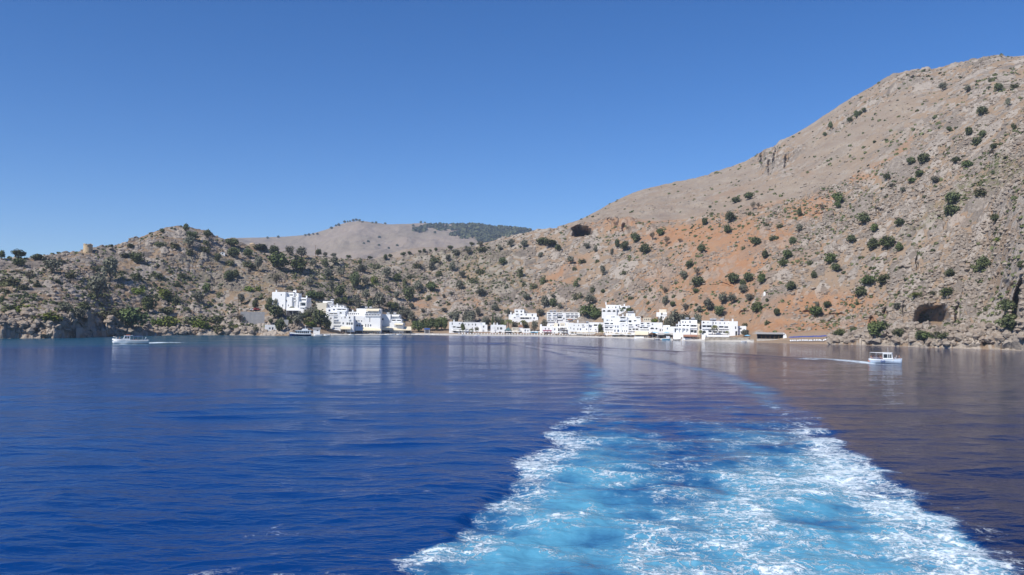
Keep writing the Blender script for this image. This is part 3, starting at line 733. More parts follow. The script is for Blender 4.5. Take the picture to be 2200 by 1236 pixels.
def heater(parent, x, y, z):
    mb = MB()
    mb.prism([(x - .8, z + .1), (x + .8, z + .1), (x + .8, z + .2), (x - .8, z + .2)], y, y + .3, 1, 0)
    mb.face([(x - .8, y - 1.2, z + .15), (x + .8, y - 1.2, z + .15), (x + .8, y, z + 1.1), (x - .8, y, z + 1.1)], 1)
    mb.face([(x - .8, y, z + 1.12), (x + .8, y, z + 1.12), (x + .8, y - 1.2, z + .12), (x - .8, y - 1.2, z + .12)], 0)
    mb.tube([(x - .9, y + .2, z + 1.25), (x + .9, y + .2, z + 1.25)], .28, 8, 0)
    for q in (-.7, .7): mb.tube([(x + q, y + .2, z), (x + q, y + .2, z + 1.0)], .04, 4, 0)
    mb.build('solar_heater', [M['steel'], M['glass']], parent)
def awning(parent, xa, xb, y, out, zt, zb, m, posts=True, name='awning'):
    mb = MB()
    mb.prism([(y - .01, zt), (y - out, zb), (y - out, zb - .28), (y - out + .04, zb - .28), (y - out + .04, zb - .06), (y - .01, zt - .07)], xa, xb, 0, 0)
    o = mb.build(name, [m], parent)
    if posts:
        n = max(1, int((xb - xa) / 4))
        for k in range(n + 1):
            x = xa + .1 + (xb - xa - .2) * k / n; pb = MB()
            pb.tube([(x, y - out + .15, zb - .1), (x, y - out + .15, zb - 3.4)], .06, 5)
            pb.build('post', [M['frame']], o)
    return o

HOUSE_RECTS = []
def house(label, zm, blocks, dr=None, base=None, r=None, wall='white', ext=3.0, roof=(), cat='house', name='house', awn=(), yaw=0, group='white houses of the harbour village'):
    """blocks: (x0, x1, ytop, ybot, depth, set back, openings[, wall]); openings: (xa, xb, ya, yb[, kind]); kinds: w window, b blue window, v veranda, V veranda with parapet, a arch, d door"""
    xs = [b[0] for b in blocks] + [b[1] for b in blocks]
    xm = (min(xs) + max(xs)) / 2; yb = max(b[3] for b in blocks)
    px = zm[0] + xm / zm[2]
    if r is None: r = shore_r(px) + dr
    S = Site(zm, xm, r, yb)
    root = empty(name, S.loc(), -S.a + R_(yaw))
    tag(root, label, cat, group)
    for b in blocks:
        x0, x1, yt, ybt, D, dy, ops = b[:7]; wm = b[7] if len(b) > 7 else wall
        X0, X1 = S.Xm(x0, dy), S.Xm(x1, dy); Z1, Z0 = S.Zm(xm, yt, dy) - S.z0, S.Zm(xm, ybt, dy) - S.z0
        if yaw == -12: D *= .6
        holes = []; wins = []
        for o in ops:
            xa, xb, ya, yb2 = o[:4]; kd = o[4] if len(o) > 4 else 'w'
            d = {'w': .22, 'b': .22, 'd': .22, 'v': 1.5, 'V': 1.5, 'a': 1.3, 'B': 1.5}[kd]
            h = (S.Xm(xa, dy), S.Xm(xb, dy), S.Zm(xm, yb2, dy) - S.z0, S.Zm(xm, ya, dy) - S.z0, d, kd == 'a')
            holes.append(h); wins.append((h, kd))
        mb = MB(); facade(mb, X0, X1, Z0 - ext, Z1, D, dy, holes)
        mb.build('wall', [M[wm]], root)
        for h, kd in wins:
            window(root, h[0], h[1], h[2], h[3], dy, h[4], kd in 'bB')
            if kd in 'VB': balcony(root, h[0] - .1, h[1] + .1, h[2], dy, .5, True, min(.95, (h[3] - h[2]) * .4))
        for c in (0, 1): HOUSE_RECTS.append((zm[0] + (x0 + (x1 - x0) * c) / zm[2], zm[1] + yt / zm[2], S.r + dy, D))
    for k in roof:
        kind, x, yy, dy = k[:4]
        X = S.Xm(x, dy); Zr = S.Zm(xm, yy, dy) - S.z0
        if kind == 'h': heater(root, X, dy + 3, Zr - .3)
        elif kind == 'c':
            mb = MB(); mb.box(X - .35, X + .35, dy + 2, dy + 2.7, Zr - .5, Zr + 1.1); mb.box(X - .45, X + .45, dy + 1.9, dy + 2.8, Zr + 1.1, Zr + 1.25); mb.build('chimney', M['white'], root)
        elif kind == 'r': rail(root, X, S.Xm(k[4], dy), dy + .2, 0, Zr)
        elif kind == 't':
            mb = MB(); X2 = S.Xm(k[4], dy); Zt = S.Zm(xm, k[5], dy) - S.z0
            mb.prism([(X - .3, Zr), (X2 + .3, Zr), ((X + X2) / 2, Zt)], dy - .3, dy + 5, 1); mb.build('roof', M['tile'], root)
    for (xa, xb, ya, yb2, out, m, dy) in awn:
        awning(root, S.Xm(xa, dy), S.Xm(xb, dy), dy, out, S.Zm(xm, ya, dy) - S.z0, S.Zm(xm, yb2, dy - out) - S.z0, M[m])
    root['_r'] = S.r
    return root
def row(x0, x1, n, w, ya, yb, k='w'):
    s = (x1 - x0) / max(1, n - 1) if n > 1 else 0
    return [(x0 + s * i - w / 2, x0 + s * i + w / 2, ya, yb, k) for i in range(n)]

# the hotel high among the trees at the left end
gr = hit(618, 662)[2]
house('white stepped hotel standing highest at the headland end, above dark trees', ZB, [
    (112, 455, 135, 470, 9, 0, [(335, 358, 182, 222), (380, 402, 425, 475, 'b'), (455, 472, 308, 340), (205, 218, 300, 330)]),
    (455, 612, 250, 500, 9, .6, [(455 + 60, 455 + 78, 425, 465), (462, 476, 308, 345)]),
    (455, 610, 150, 250, 6, 3.2, [(490, 590, 190, 238, 'V')]),
    (612, 705, 262, 500, 8, 2.0, [(622, 700, 275, 340, 'V'), (664, 704, 360, 470, 'v')]),
    (645, 712, 165, 262, 5, 4, [(655, 672, 190, 225)]),
    (706, 775, 248, 500, 8, .4, [(702 + 6, 722, 315, 360), (764, 771, 430, 470)]),
    (775, 935, 265, 380, 7, 3, [(790, 925, 300, 350, 'V')]),
    (775, 970, 355, 512, 8, .8, [(818, 950, 378, 488, 'V')])],
    yaw=-24, r=gr - 2, ext=4, roof=[('c', 180, 135, 0), ('c', 620, 130, 3), ('r', 470, 150, 3.2, 600), ('h', 560, 150, 4), ('c', 900, 262, 3)], cat='hotel', name='hotel')
# the big terraced complex
S_ = 700
house('tall cream and white hotel wing with rooftop railings, uphill end of the terraced complex', ZA, [
    (115, 330, 108, 420, 10, 8, [(265, 285, 300, 330)], 'cream'),
    (225, 430, 68, 150, 7, 12, [(320, 420, 95, 130, 'V')]),
    (310, 680, 160, 240, 9, 11, row(360, 640, 5, 40, 170, 195)),
    (330, 770, 205, 330, 9, 7, [(385, 425, 240, 280, 'b'), (480, 520, 228, 260, 'b'), (560, 750, 225, 265, 'V')]),
    (400, 760, 285, 380, 9, 3.5, [(640, 690, 290, 325, 'a'), (420, 600, 315, 350, 'V')])],
    yaw=-12, dr=25, ext=9, roof=[('h', 400, 68, 12), ('r', 330, 160, 11, 670), ('c', 520, 160, 11), ('r', 350, 205, 7, 760)], cat='hotel', name='hotel')
house('white waterside guesthouse with grey recessed balconies beside the dark trees', ZA, [
    (345, 545, 375, 690, 9, 0, [(470, 500, 408, 445), (468, 498, 515, 548)]),
    (545, 700, 375, 590, 9, .4, [(555, 625, 388, 455, 'V'), (552, 690, 495, 565, 'V')]),
    (700, 960, 375, 600, 9, .2, [(770, 792, 380, 425), (860, 890, 385, 455, 'V'), (728, 760, 505, 548), (812, 850, 505, 555), (858, 892, 505, 555), (905, 945, 505, 555), (690 + 14, 712, 400, 440)])],
    yaw=-12, dr=17.5, roof=[('r', 400, 375, 0, 690), ('c', 820, 375, 0)], cat='guesthouse', name='guesthouse')
house('long white hotel block with a cream shaded roof terrace in the complex', ZA, [
    (740, 1160, 290, 400, 9, 6, row(800, 1010, 6, 26, 318, 345)),
    (945, 1450, 222, 330, 9, 9, [(1140, 1280, 258, 285, 'V'), (1290, 1420, 258, 290, 'V')]),
    (960, 1200, 372, 600, 9, 1, [(1000, 1030, 465, 500), (1040, 1070, 465, 492), (1100, 1125, 465, 495), (1160, 1190, 405, 500, 'v'), (1005, 1040, 550, 590, 'd'), (1055, 1085, 550, 590), (1110, 1150, 555, 590)]),
    (1170, 1510, 325, 600, 9, .5, [(1195, 1250, 338, 375, 'B'), (1255, 1310, 338, 375, 'B'), (1315, 1370, 338, 375, 'B'), (1375, 1430, 338, 375, 'B'), (1435, 1495, 338, 375, 'B'), (1280, 1296, 405, 500, 'v'), (1195, 1215, 540, 600), (1245, 1265, 540, 600), (1295, 1320, 545, 585, 'b')])],
    yaw=-12, dr=14.5, ext=7, awn=[(1160, 1430, 225, 262, 2.2, 'awn_c', 8.9)], roof=[('h', 1130, 222, 9), ('h', 1220, 222, 9), ('c', 870, 290, 6)], cat='hotel', name='hotel')
house('white terraced guesthouse with blue shutters and stepped awnings, beach end of the complex', ZA, [
    (1430, 1690, 340, 640, 9, 3, [(1440, 1550, 418, 490, 'B'), (1375 + 65, 1490, 545, 575)]),
    (1500, 1870, 345, 430, 8, 6, [(1640, 1690, 360, 410, 'b'), (1705, 1780, 365, 410, 'V'), (1785, 1860, 370, 410, 'V')]),
    (1690, 1920, 435, 520, 8, 3.5, [(1712, 1800, 450, 492, 'B'), (1820, 1910, 455, 492, 'V')]),
    (1690, 1975, 510, 640, 9, 1, [(1790, 1955, 545, 580, 'V')])],
    yaw=-12, dr=11.2, ext=6, awn=[(1700, 1860, 345, 378, 1.6, 'awn_w', 5.9), (1800, 1975, 525, 550, 1.8, 'awn_c', .9)], roof=[('h', 1600, 345, 6), ('h', 1740, 345, 6)], cat='guesthouse', name='guesthouse')
house('low white hut with one blue door on the rocky shore', ZB, [(0, 280, 895, 1050, 5, 0, [(165, 200, 950, 1040, 'b'), (95, 140, 955, 1000)])], dr=9, cat='hut', name='hut')
house('tiny white kiosk with an overhanging roof beside the moored excursion boat', ZB, [(1120, 1275, 968, 1085, 3, 0, [(1200, 1240, 1000, 1040)]), (1105, 1292, 955, 968, 3.4, -.2, [], 'grey')], dr=7, ext=1, cat='kiosk', name='kiosk')
house('long white beach house with a vine over its verandas, first of the beach row', ZC, [
    (148, 420, 118, 340, 8, 0, [(205, 225, 135, 185), (358, 385, 145, 170), (222, 292, 215, 262, 'V'), (305, 455 - 40, 225, 270, 'V'), (375, 418, 290, 340, 'a'), (225, 360, 305, 340, 'v')]),
    (420, 830, 128, 350, 8, .5, [(560, 580, 160, 195), (640, 660, 160, 190), (705, 728, 155, 198), (485, 500, 155, 180), (640, 655, 235, 275, 'd'), (700, 720, 235, 275, 'd'), (465, 500, 305, 340), (480, 500, 245, 275)]),
    (830, 925, 130, 350, 8, 1.4, []), (830, 970, 175, 370, 7, -.6, [(875, 905, 198, 240), (865, 910, 285, 345, 'a')])],
    dr=18, roof=[('c', 250, 118, 0), ('r', 470, 128, .5, 700)], awn=[(210, 370, 285, 302, 1.4, 'awn_w', -.01)])
house('square white beach house with paired upper windows and an arched door', ZC, [(1040, 1370, 190, 380, 8, 0, [(1118, 1142, 235, 285, 'V'), (1182, 1212, 235, 285), (1240, 1290, 235, 285), (1135, 1158, 320, 355), (1212, 1278, 318, 355, 'a')]), (1052, 1330, 182, 200, 6, 1, [])], dr=18, roof=[('c', 1110, 182, 0), ('c', 1180, 182, 0)])
house('small cream house with a wide arched opening behind the parasols', ZC, [(1490, 1640, 238, 385, 7, 0, [(1545, 1610, 338, 375, 'a'), (1528, 1560, 258, 285), (1575, 1590, 258, 285), (1605, 1620, 258, 280)], 'cream')], dr=18)
house('narrow stone house under a pointed terracotta roof by the palms', ZC, [(1640, 1730, 235, 360, 6, 0, [(1655, 1715, 310, 355, 'v')])], dr=20, roof=[('t', 1640, 235, 0, 1730, 168), ('c', 1690, 170, 0)])
house('low white cottage with a blue door and two steps of roof', ZC, [(1730, 1895, 262, 385, 7, 0, [(1772, 1798, 285, 345, 'b'), (1832, 1855, 295, 335, 'd')]), (1895, 2060, 320, 385, 7, 1, [(1900, 2040, 335, 375, 'v')])], dr=18, awn=[(1900, 2060, 318, 340, 2.0, 'awn_b', .99)])
gr = hit(1125, 689)[2]
house('white villa of stacked terraces standing uphill above two palms', (940, 620, 6.47), [
    (1070, 1205, 292, 350, 8, 3, [(1088, 1118, 310, 338, 'V'), (1155, 1178, 308, 335)]),
    (1050, 1380, 345, 400, 9, 1.5, [(1088, 1130, 355, 375, 'V'), (1155, 1180, 355, 375), (1225, 1240, 350, 380), (1310, 1328, 355, 385)]),
    (1040, 1400, 395, 440, 9, 0, [(1065, 1085, 398, 415), (1150, 1280, 402, 425, 'v'), (1290, 1305, 398, 425), (1335, 1352, 398, 425, 'b')]),
    (1040, 1360, 438, 462, 9, .6, [(1060, 1140, 442, 462, 'v'), (1180, 1290, 440, 462, 'v')]), (990, 1050, 362, 385, 3, 2, [])],
    r=gr - 1, ext=2.5, roof=[('r', 1205, 345, 1.6, 1300), ('c', 1020, 355, 2)], cat='villa', name='villa')
gr = hit(1210, 694)[2]
house('long white apartment block with three rows of deep balconies on the slope', ZD, [
    (205, 500, 155, 440, 9, 0, [(225, 315, 178, 225, 'V'), (380, 468, 178, 225, 'V'), (228, 315, 285, 328, 'V'), (375, 468, 285, 328, 'V'), (225, 312, 390, 430, 'V'), (330, 415, 390, 430, 'V'), (440, 466, 390, 425)]),
    (500, 1140, 158, 400, 9, .8, [(538, 655, 185, 228, 'V'), (765, 880, 185, 228, 'V'), (905, 1000, 185, 228, 'V'), (1025, 1125, 185, 228, 'V'), (520, 650, 275, 372, 'V'), (765, 880, 275, 335, 'V'), (905, 1000, 275, 335, 'V'), (1025, 1125, 275, 335, 'V'), (690, 730, 320, 370), (760, 930, 350, 395, 'V')]),
    (1140, 1182, 158, 420, 9, .2, [])], r=gr - 3, ext=4, roof=[('h', 330, 155, 0), ('h', 440, 155, 0), ('r', 520, 158, 1, 1100)], cat='apartment block', name='apartment_block', awn=[(815, 950, 345, 362, 1.5, 'tile', .79)])
house('white flat roofed house behind a plum coloured awning', ZD, [(50, 360, 565, 790, 7, 0, [(150, 180, 620, 670), (252, 285, 620, 668), (60, 80, 720, 770), (150, 320, 735, 775, 'v')]), (220, 420, 520, 580, 6, 3, [(300, 335, 535, 560), (345, 370, 535, 560), (385, 412, 535, 560)]), (0, 60, 510, 700, 7, 2, [])], dr=18, awn=[(85, 345, 680, 735, 2.2, 'awn_p', -.01)])
house('narrow white house with an outside stair between two larger ones', ZD, [(365, 540, 590, 800, 7, -.4, [(425, 455, 630, 685), (415, 440, 735, 790, 'd')]), (415, 520, 470, 600, 6, 3, [], 'cream'), (520, 590, 480, 760, 5, 2, [(528, 575, 490, 570, 'v'), (528, 575, 620, 710, 'v')])], dr=18)
house('white house with two small dark windows above a pair of white parasols', ZD, [(590, 830, 560, 820, 7, 0, [(645, 690, 590, 640), (712, 800, 595, 640), (630, 820, 690, 780, 'v')]), (600, 740, 470, 570, 6, 2.5, [(635, 665, 520, 555), (675, 705, 520, 555)], 'cream'), (740, 990, 460, 570, 6, 3, [(840, 860, 470, 500)])], dr=18)
house('long low white taverna behind a wide grey awning', ZD, [
    (830, 1440, 480, 820, 8, 0, [(1000, 1022, 525, 560), (1135, 1158, 525, 565), (1242, 1302, 520, 565, 'V'), (1388, 1402, 530, 570), (905, 920, 590, 650), (995, 1018, 620, 680), (1105, 1140, 632, 685), (1182, 1218, 628, 685, 'b'), (1365, 1395, 638, 680), (920, 1010, 730, 790, 'v'), (1030, 1085, 730, 790, 'v')]),
    (1440, 1720, 600, 820, 8, .3, [(1485, 1515, 640, 680), (1628, 1665, 645, 685, 'V'), (1450, 1680, 740, 800, 'v')]),
    (1360, 1890, 450, 610, 7, 5, [(1455, 1470, 530, 575), (1485, 1498, 530, 575), (1530, 1548, 530, 575), (1590, 1700, 510, 585, 'V'), (1720, 1860, 510, 590, 'V')])],
    dr=16, roof=[('h', 1400, 480, 0), ('r', 1090, 478, .2, 1330), ('c', 1120, 440, 2)], awn=[(1090, 1640, 745, 815, 4.5, 'awn_g', -.01)], cat='taverna', name='taverna')
house('tall narrow white house with blue shuttered balconies, four storeys', ZE, [(160, 460, 505, 960, 8, 0, [(245, 280, 560, 605), (305, 322, 565, 590), (378, 412, 565, 605), (185, 320, 655, 715, 'B'), (350, 435, 655, 715, 'B'), (190, 300, 770, 830, 'B'), (330, 420, 770, 830, 'B')] + row(235, 375, 3, 22, 905, 940)), (235, 400, 440, 520, 6, 3, [(395 - 15, 396, 470, 500)]), (390, 600, 440, 560, 6, 4, [(440, 470, 460, 500, 'b'), (400, 410, 470, 500)])], dr=16)
house('white guesthouse with a square rooftop room and zigzag stairs', ZE, [
    (460, 660, 690, 960, 7, 0, [(492, 515, 735, 785, 'b'), (555, 585, 735, 795, 'b'), (468, 502, 850, 915, 'b'), (555, 600, 850, 915, 'b')]),
    (460, 600, 500, 700, 6, 4, []), (600, 830, 470, 690, 7, 3.5, [(630, 790, 485, 555, 'V'), (610, 790, 600, 655, 'V')]),
    (800, 1060, 378, 560, 7, 6, [(872, 892, 410, 445), (930, 945, 410, 445)]), (1060, 1220, 470, 560, 6, 6, [(1090, 1205, 490, 540, 'V')]),
    (820, 1225, 555, 690, 7, 4, [(870, 960, 575, 640, 'v'), (1020, 1100, 575, 610, 'v')]),
    (660, 880, 680, 960, 7, .2, [(705, 745, 718, 748), (808, 838, 718, 745)] + row(705, 820, 3, 22, 865, 915)),
    (880, 1190, 680, 890, 7, .6, [(890, 985, 690, 745, 'B'), (1080, 1120, 695, 745, 'b'), (1185 - 60, 1185, 690, 735, 'V'), (890, 955, 820, 880, 'V'), (985, 1060, 810, 880, 'V'), (1075, 1155, 810, 880, 'V')])],
    dr=16, ext=6, roof=[('h', 890, 378, 6), ('h', 980, 378, 6), ('r', 820, 555, 4.2, 1000), ('c', 710, 470, 3)], cat='guesthouse', name='guesthouse')
house('long two storey white house with blue railed balconies and arched veranda', ZE, [
    (1190, 1490, 640, 880, 8, 1, [(1225, 1300, 655, 715, 'B'), (1400, 1475, 655, 715, 'B'), (1190 + 12, 1270, 770, 830, 'B'), (1280, 1440, 775, 830, 'B')]),
    (1490, 1845, 640, 880, 8, .6, [(1542, 1575, 675, 715), (1470 + 25, 1610, 785, 835, 'a'), (1645, 1700, 790, 840, 'a')]),
    (1700, 1920, 780, 930, 7, -.8, [(1765, 1805, 830, 890, 'd'), (1840, 1900, 830, 885, 'v')])], dr=15, roof=[('r', 1230, 640, 1.1, 1480)])
gr = hit(1326, 677)[2]
house('white arcaded house above the village with three round arches', ZE, [
    (105, 535, 240, 440, 9, 0, [(125, 212, 285, 340, 'a'), (255, 372, 285, 340, 'a'), (415, 502, 285, 340, 'a')]),
    (220, 655, 140, 250, 8, 2.5, [(280, 322, 192, 232), (415, 430, 185, 235), (482, 528, 185, 232), (600, 625, 165, 225)]),
    (655, 920, 165, 300, 8, 1.5, [(680, 800, 190, 250, 'a'), (830, 912, 185, 215, 'V')]), (530, 800, 262, 400, 8, .8, [(560, 600, 290, 350)])],
    r=gr - 1, ext=2, roof=[('c', 222, 110, 2.5), ('c', 750, 165, 2)])
gr = hit(1423, 688)[2]
house('small white house uphill beside the grey olive trees', ZE, [(1735, 2000, 430, 560, 8, 0, [(1785, 1840, 465, 525, 'v'), (1855, 1880, 475, 525, 'd'), (1925, 1960, 470, 525, 'd')]), (1850, 1975, 352, 440, 7, 2.4, [(1865, 1960, 415, 450, 'v')]), (1670, 1800, 350, 400, 5, 3, []), (1750, 1960, 265, 300, 5, 6, [], 'cream')], r=gr - 1, ext=1.5, roof=[('r', 1760, 430, .2, 1860)])
gr = hit(1392, 694)[2]
house('short cream building with plain columns behind the guesthouses', ZE, [(1295, 1525, 505, 640, 6, 0, row(1340, 1490, 4, 26, 530, 580), 'cream')], r=gr - 2, ext=6)
house('plain white waterfront house with one small blue window', ZE, [(1900, 2200, 760, 950, 7, 0, [(1972, 2000, 790, 840, 'b'), (2160, 2180, 855, 915)]), (1860, 2060, 720, 780, 5, 3, [])], dr=14)
house('white waterfront taverna with tall glazed openings and upper verandas', ZF, [
    (440, 605, 310, 450, 8, .4, [(470, 545, 345, 425, 'v'), (560, 600, 345, 425, 'v')]),
    (500, 790, 255, 330, 8, 1.2, [(510, 540, 265, 310, 'v'), (560, 605, 268, 312, 'V'), (640, 690, 270, 315, 'V'), (715, 770, 270, 315, 'V')]),
    (605, 790, 318, 450, 8, .2, [(630, 690, 345, 425, 'v'), (710, 755, 350, 420, 'v')]),
    (595, 935, 168, 260, 7, 3.5, [(632, 655, 195, 235), (688, 705, 200, 240), (775, 805, 190, 235)]),
    (780, 940, 255, 450, 8, .7, [(795, 930, 270, 330, 'V'), (795, 865, 370, 425, 'v'), (870, 930, 375, 435, 'v')]),
    (935, 990, 245, 450, 8, 1, [(970, 985, 290, 345)], 'cream'), (985, 1030, 360, 470, 7, 1.4, [(990, 1020, 375, 440, 'v')])],
    dr=13, ext=4, roof=[('h', 730, 168, 3.5), ('h', 850, 168, 3.5), ('c', 560, 255, 1)], cat='taverna', name='taverna')
house('three storey white waterfront hotel with blue balcony doors, last at the mountain end', ZF, [
    (1025, 1250, 188, 470, 9, 0, [(1050, 1085, 208, 240, 'a'), (1150, 1165, 215, 240), (1040, 1120, 280, 350, 'B'), (1125, 1240, 280, 350, 'B'), (1045, 1118, 390, 450, 'a'), (1165, 1235, 385, 450, 'V')]),
    (1250, 1590, 192, 490, 9, .6, [(1255, 1275, 210, 250, 'd'), (1310, 1330, 220, 252), (1398, 1415, 222, 252), (1490, 1508, 222, 252), (1578, 1586, 222, 252), (1380, 1480, 295, 350, 'B'), (1490, 1580, 300, 350, 'B'), (1260, 1330, 290, 350, 'V'), (1265, 1355, 400, 455, 'V'), (1370, 1450, 400, 455, 'V'), (1460, 1580, 400, 460, 'V')]),
    (1590, 1770, 195, 510, 9, -.2, [(1715, 1740, 300, 355), (1720, 1780 - 20, 395, 500, 'v')]),
    (1770, 1945, 290, 510, 6, 1.5, [(1800, 1850, 330, 365), (1830, 1860, 400, 450)])],
    dr=16, ext=4, roof=[('h', 1230, 190, 1), ('h', 1290, 190, 1), ('c', 1665, 195, 0), ('r', 1330, 190, .8, 1580), ('h', 1450, 190, 2)], cat='hotel', name='hotel')
# ---------------------------------------------------------------- shore works
def spot(zm, x, dr, y=None):
    """a site by enlargement column, metres inland of the waterline"""
    px = zm[0] + x / zm[2]
    return Site(zm, x, shore_r(px) + dr, y if y is not None else (722 - zm[1]) * zm[2])
PH = (0, 0, 1.0)                   # plain photograph coordinates
def wall_thing(name, label, cat, zm, x0, x1, yt, yb, dr, D, m, rough=.0, ext=2.0):
    S = spot(zm, (x0 + x1) / 2, dr, yb); root_loc = S.loc()
    X0, X1 = S.Xm(x0), S.Xm(x1); Zt = S.Zm((x0 + x1) / 2, yt) - S.z0
    n = max(2, int((X1 - X0) / 1.2)); mb = MB(); rr = random.Random(int(x0))
    secs = []
    for i in range(n + 1):
        x = X0 + (X1 - X0) * i / n; j = (rr.random() - .5) * rough; k = (rr.random() - .5) * rough
        secs.append([(x, j, -ext), (x, j + .25 + k, Zt * .5), (x, .3 + k, Zt + j * .6), (x, .3 + D, Zt + j * .6), (x, .3 + D, -ext)])
    mb.ring(secs)
    o = put(name, mb.mesh(name, [M[m]]), None, root_loc, -S.a); tag(o, label, cat)
    return o
wall_thing('sea_wall', 'rough stone sea wall under the three storey waterfront hotel', 'sea wall', ZF, 1095, 2000, 530, 612, 4, 6, 'stone', .5)
wall_thing('quay', 'low whitewashed quay wall beside the light blue boat', 'quay', ZE, 1040, 1530, 1050, 1118, 4, 5, 'white', .04)
wall_thing('quay', 'bare concrete quay under the row of restaurant awnings', 'quay', ZA, 1130, 2120, 735, 768, 4, 6, 'beach', .1)
wall_thing('quay', 'pale concrete landing beside the navy excursion boat', 'quay', ZB, 0, 480, 1100, 1150, 3, 6, 'beach', .2)
wall_thing('retaining_wall', 'tall grey concrete retaining wall above the low white hut', 'wall', (0, 460, 3.929), 2040, 2245, 825, 885, 30, 1.2, 'grey', .05, 6)
wall_thing('stair_wall', 'white stair wall slanting down at the end of the three storey hotel', 'wall', ZF, 1030, 1110, 470, 575, 7, 6, 'white', .02)
wall_thing('pavilion_base', 'white waterside base wall with small openings under the brown awning', 'wall', ZF, 630, 945, 540, 605, 5, 7, 'white', .02)

def canopy(label, zm, x0, x1, yt, ymid, yb, dr, out, m, cat='restaurant awning', gable=False):
    """a free standing restaurant roof on posts, with a dark panel for the shade behind it"""
    S = spot(zm, (x0 + x1) / 2, dr, yb); root = empty('restaurant_awning', S.loc(), -S.a); tag(root, label, cat, 'restaurant awnings along the waterfront')
    X0, X1 = S.Xm(x0), S.Xm(x1); xm = (x0 + x1) / 2; Zt = S.Zm(xm, yt) - S.z0; Zm_ = S.Zm(xm, ymid) - S.z0
    mb = MB()
    if gable: mb.prism([(X0, Zm_), (X1, Zm_), ((X0 + X1) / 2, Zt)], -out, 0, 1)
    else: mb.prism([(0, Zt), (-out, Zm_), (-out, Zm_ - .3), (-out + .05, Zm_ - .3), (-out + .05, Zm_ - .08), (0, Zt - .08)], X0, X1, 0)
    mb.build('cloth', [M[m]], root)
    n = max(2, int((X1 - X0) / 3.5))
    for k in range(n + 1):
        x = X0 + .1 + (X1 - X0 - .2) * k / n
        p = MB(); p.tube([(x, -out + .2, -1), (x, -out + .2, Zm_ - .02)], .07, 5); p.build('post', [M['frame']], root)
    b = MB(); b.box(X0, X1, -.05, .1, -1.5, max(Zm_, .5), 0); b.build('shade_panel', [M['inside']], root)  # dark panel standing in for the shade under the awning
    return root
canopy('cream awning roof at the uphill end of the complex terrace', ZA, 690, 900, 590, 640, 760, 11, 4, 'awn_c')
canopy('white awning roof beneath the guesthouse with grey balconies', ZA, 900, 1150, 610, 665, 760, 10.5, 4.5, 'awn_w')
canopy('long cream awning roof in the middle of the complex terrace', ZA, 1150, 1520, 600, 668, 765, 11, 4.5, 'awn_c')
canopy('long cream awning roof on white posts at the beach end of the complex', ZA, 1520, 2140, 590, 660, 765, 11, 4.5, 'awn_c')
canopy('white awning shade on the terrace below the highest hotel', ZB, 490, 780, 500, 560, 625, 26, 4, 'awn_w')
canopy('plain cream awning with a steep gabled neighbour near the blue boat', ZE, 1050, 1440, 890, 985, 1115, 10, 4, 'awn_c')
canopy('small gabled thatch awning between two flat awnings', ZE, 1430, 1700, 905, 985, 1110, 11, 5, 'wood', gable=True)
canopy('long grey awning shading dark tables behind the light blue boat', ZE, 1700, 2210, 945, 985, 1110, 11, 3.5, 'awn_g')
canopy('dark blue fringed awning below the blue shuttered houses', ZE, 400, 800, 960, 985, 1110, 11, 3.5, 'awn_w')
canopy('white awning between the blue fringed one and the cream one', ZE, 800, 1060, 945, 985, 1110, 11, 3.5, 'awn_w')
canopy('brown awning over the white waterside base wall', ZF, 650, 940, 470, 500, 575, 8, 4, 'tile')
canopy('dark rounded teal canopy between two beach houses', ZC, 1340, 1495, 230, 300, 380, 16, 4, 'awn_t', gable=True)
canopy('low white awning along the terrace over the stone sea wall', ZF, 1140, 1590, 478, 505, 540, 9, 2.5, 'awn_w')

def parasol(name, label, group, m, r_, h_):
    root = empty(name, (0, 0, 0)); tag(root, label, 'parasol', group)
    mb = MB(); mb.lathe([(r_, h_ - .5), (r_ * .55, h_ - .18), (.03, h_)], 10); mb.lathe([(r_ * .98, h_ - .52), (r_ * .53, h_ - .22), (.03, h_ - .06)], 10); mb.build('canopy', [M[m]], root)
    p = MB(); p.tube([(0, 0, -.4), (0, 0, h_)], .035, 5); p.build('pole', [M['frame']], root)
    return root
def lounger(name, label, group, m):
    root = empty(name, (0, 0, 0)); tag(root, label, 'sunbed', group)
    mb = MB(); mb.box(-.32, .32, -.9, .35, .28, .38); mb.build('seat', [M[m]], root)
    mb = MB(); mb.prism([(.36, .30), (.95, .75), (.95, .85), (.36, .38)], -.32, .32, 0); mb.build('backrest', [M[m]], root)
    for sx in (-.27, .27):
        for sy in (-.8, .25):
            l = MB(); l.tube([(sx, sy, -.3), (sx, sy, .28)], .03, 4); l.build('leg', [M['frame']], root)
    return root
def place_row(proto, pts, zm, dr, jit=.8, seed=1):
    rr = random.Random(seed)
    for k, (x, off) in enumerate(pts):
        o = proto if k == 0 else copy_tree(proto)
        px = zm[0] + x / zm[2]; a = look(px, 700)[0]; r = shore_r(px) + dr + off + rr.uniform(-jit, jit)
        o.location = (r * math.sin(a), r * math.cos(a), ground_r(a, r) + .02); o.rotation_euler.z = -a + rr.uniform(-.3, .3)
pw = parasol('parasol', 'white parasol in the close row along the pebble beach', 'white parasols on the pebble beach', 'awn_w', 1.25, 2.3)
place_row(pw, [(x, 0) for x in range(984, 1222, 7)], PH, 9)
lw_ = lounger('sunbed', 'white sunbed under the row of white beach parasols', 'white sunbeds on the pebble beach', 'hullw')
place_row(lw_, [(x + 3, 0) for x in range(984, 1222, 6)], PH, 6.2, .6, 2)
ps = parasol('parasol', 'straw parasol with the dark gaps on the taverna beach', 'straw parasols on the taverna beach', 'straw', 1.3, 2.3)
place_row(ps, [(x, 0) for x in range(1226, 1360, 9)], PH, 8, .8, 3)
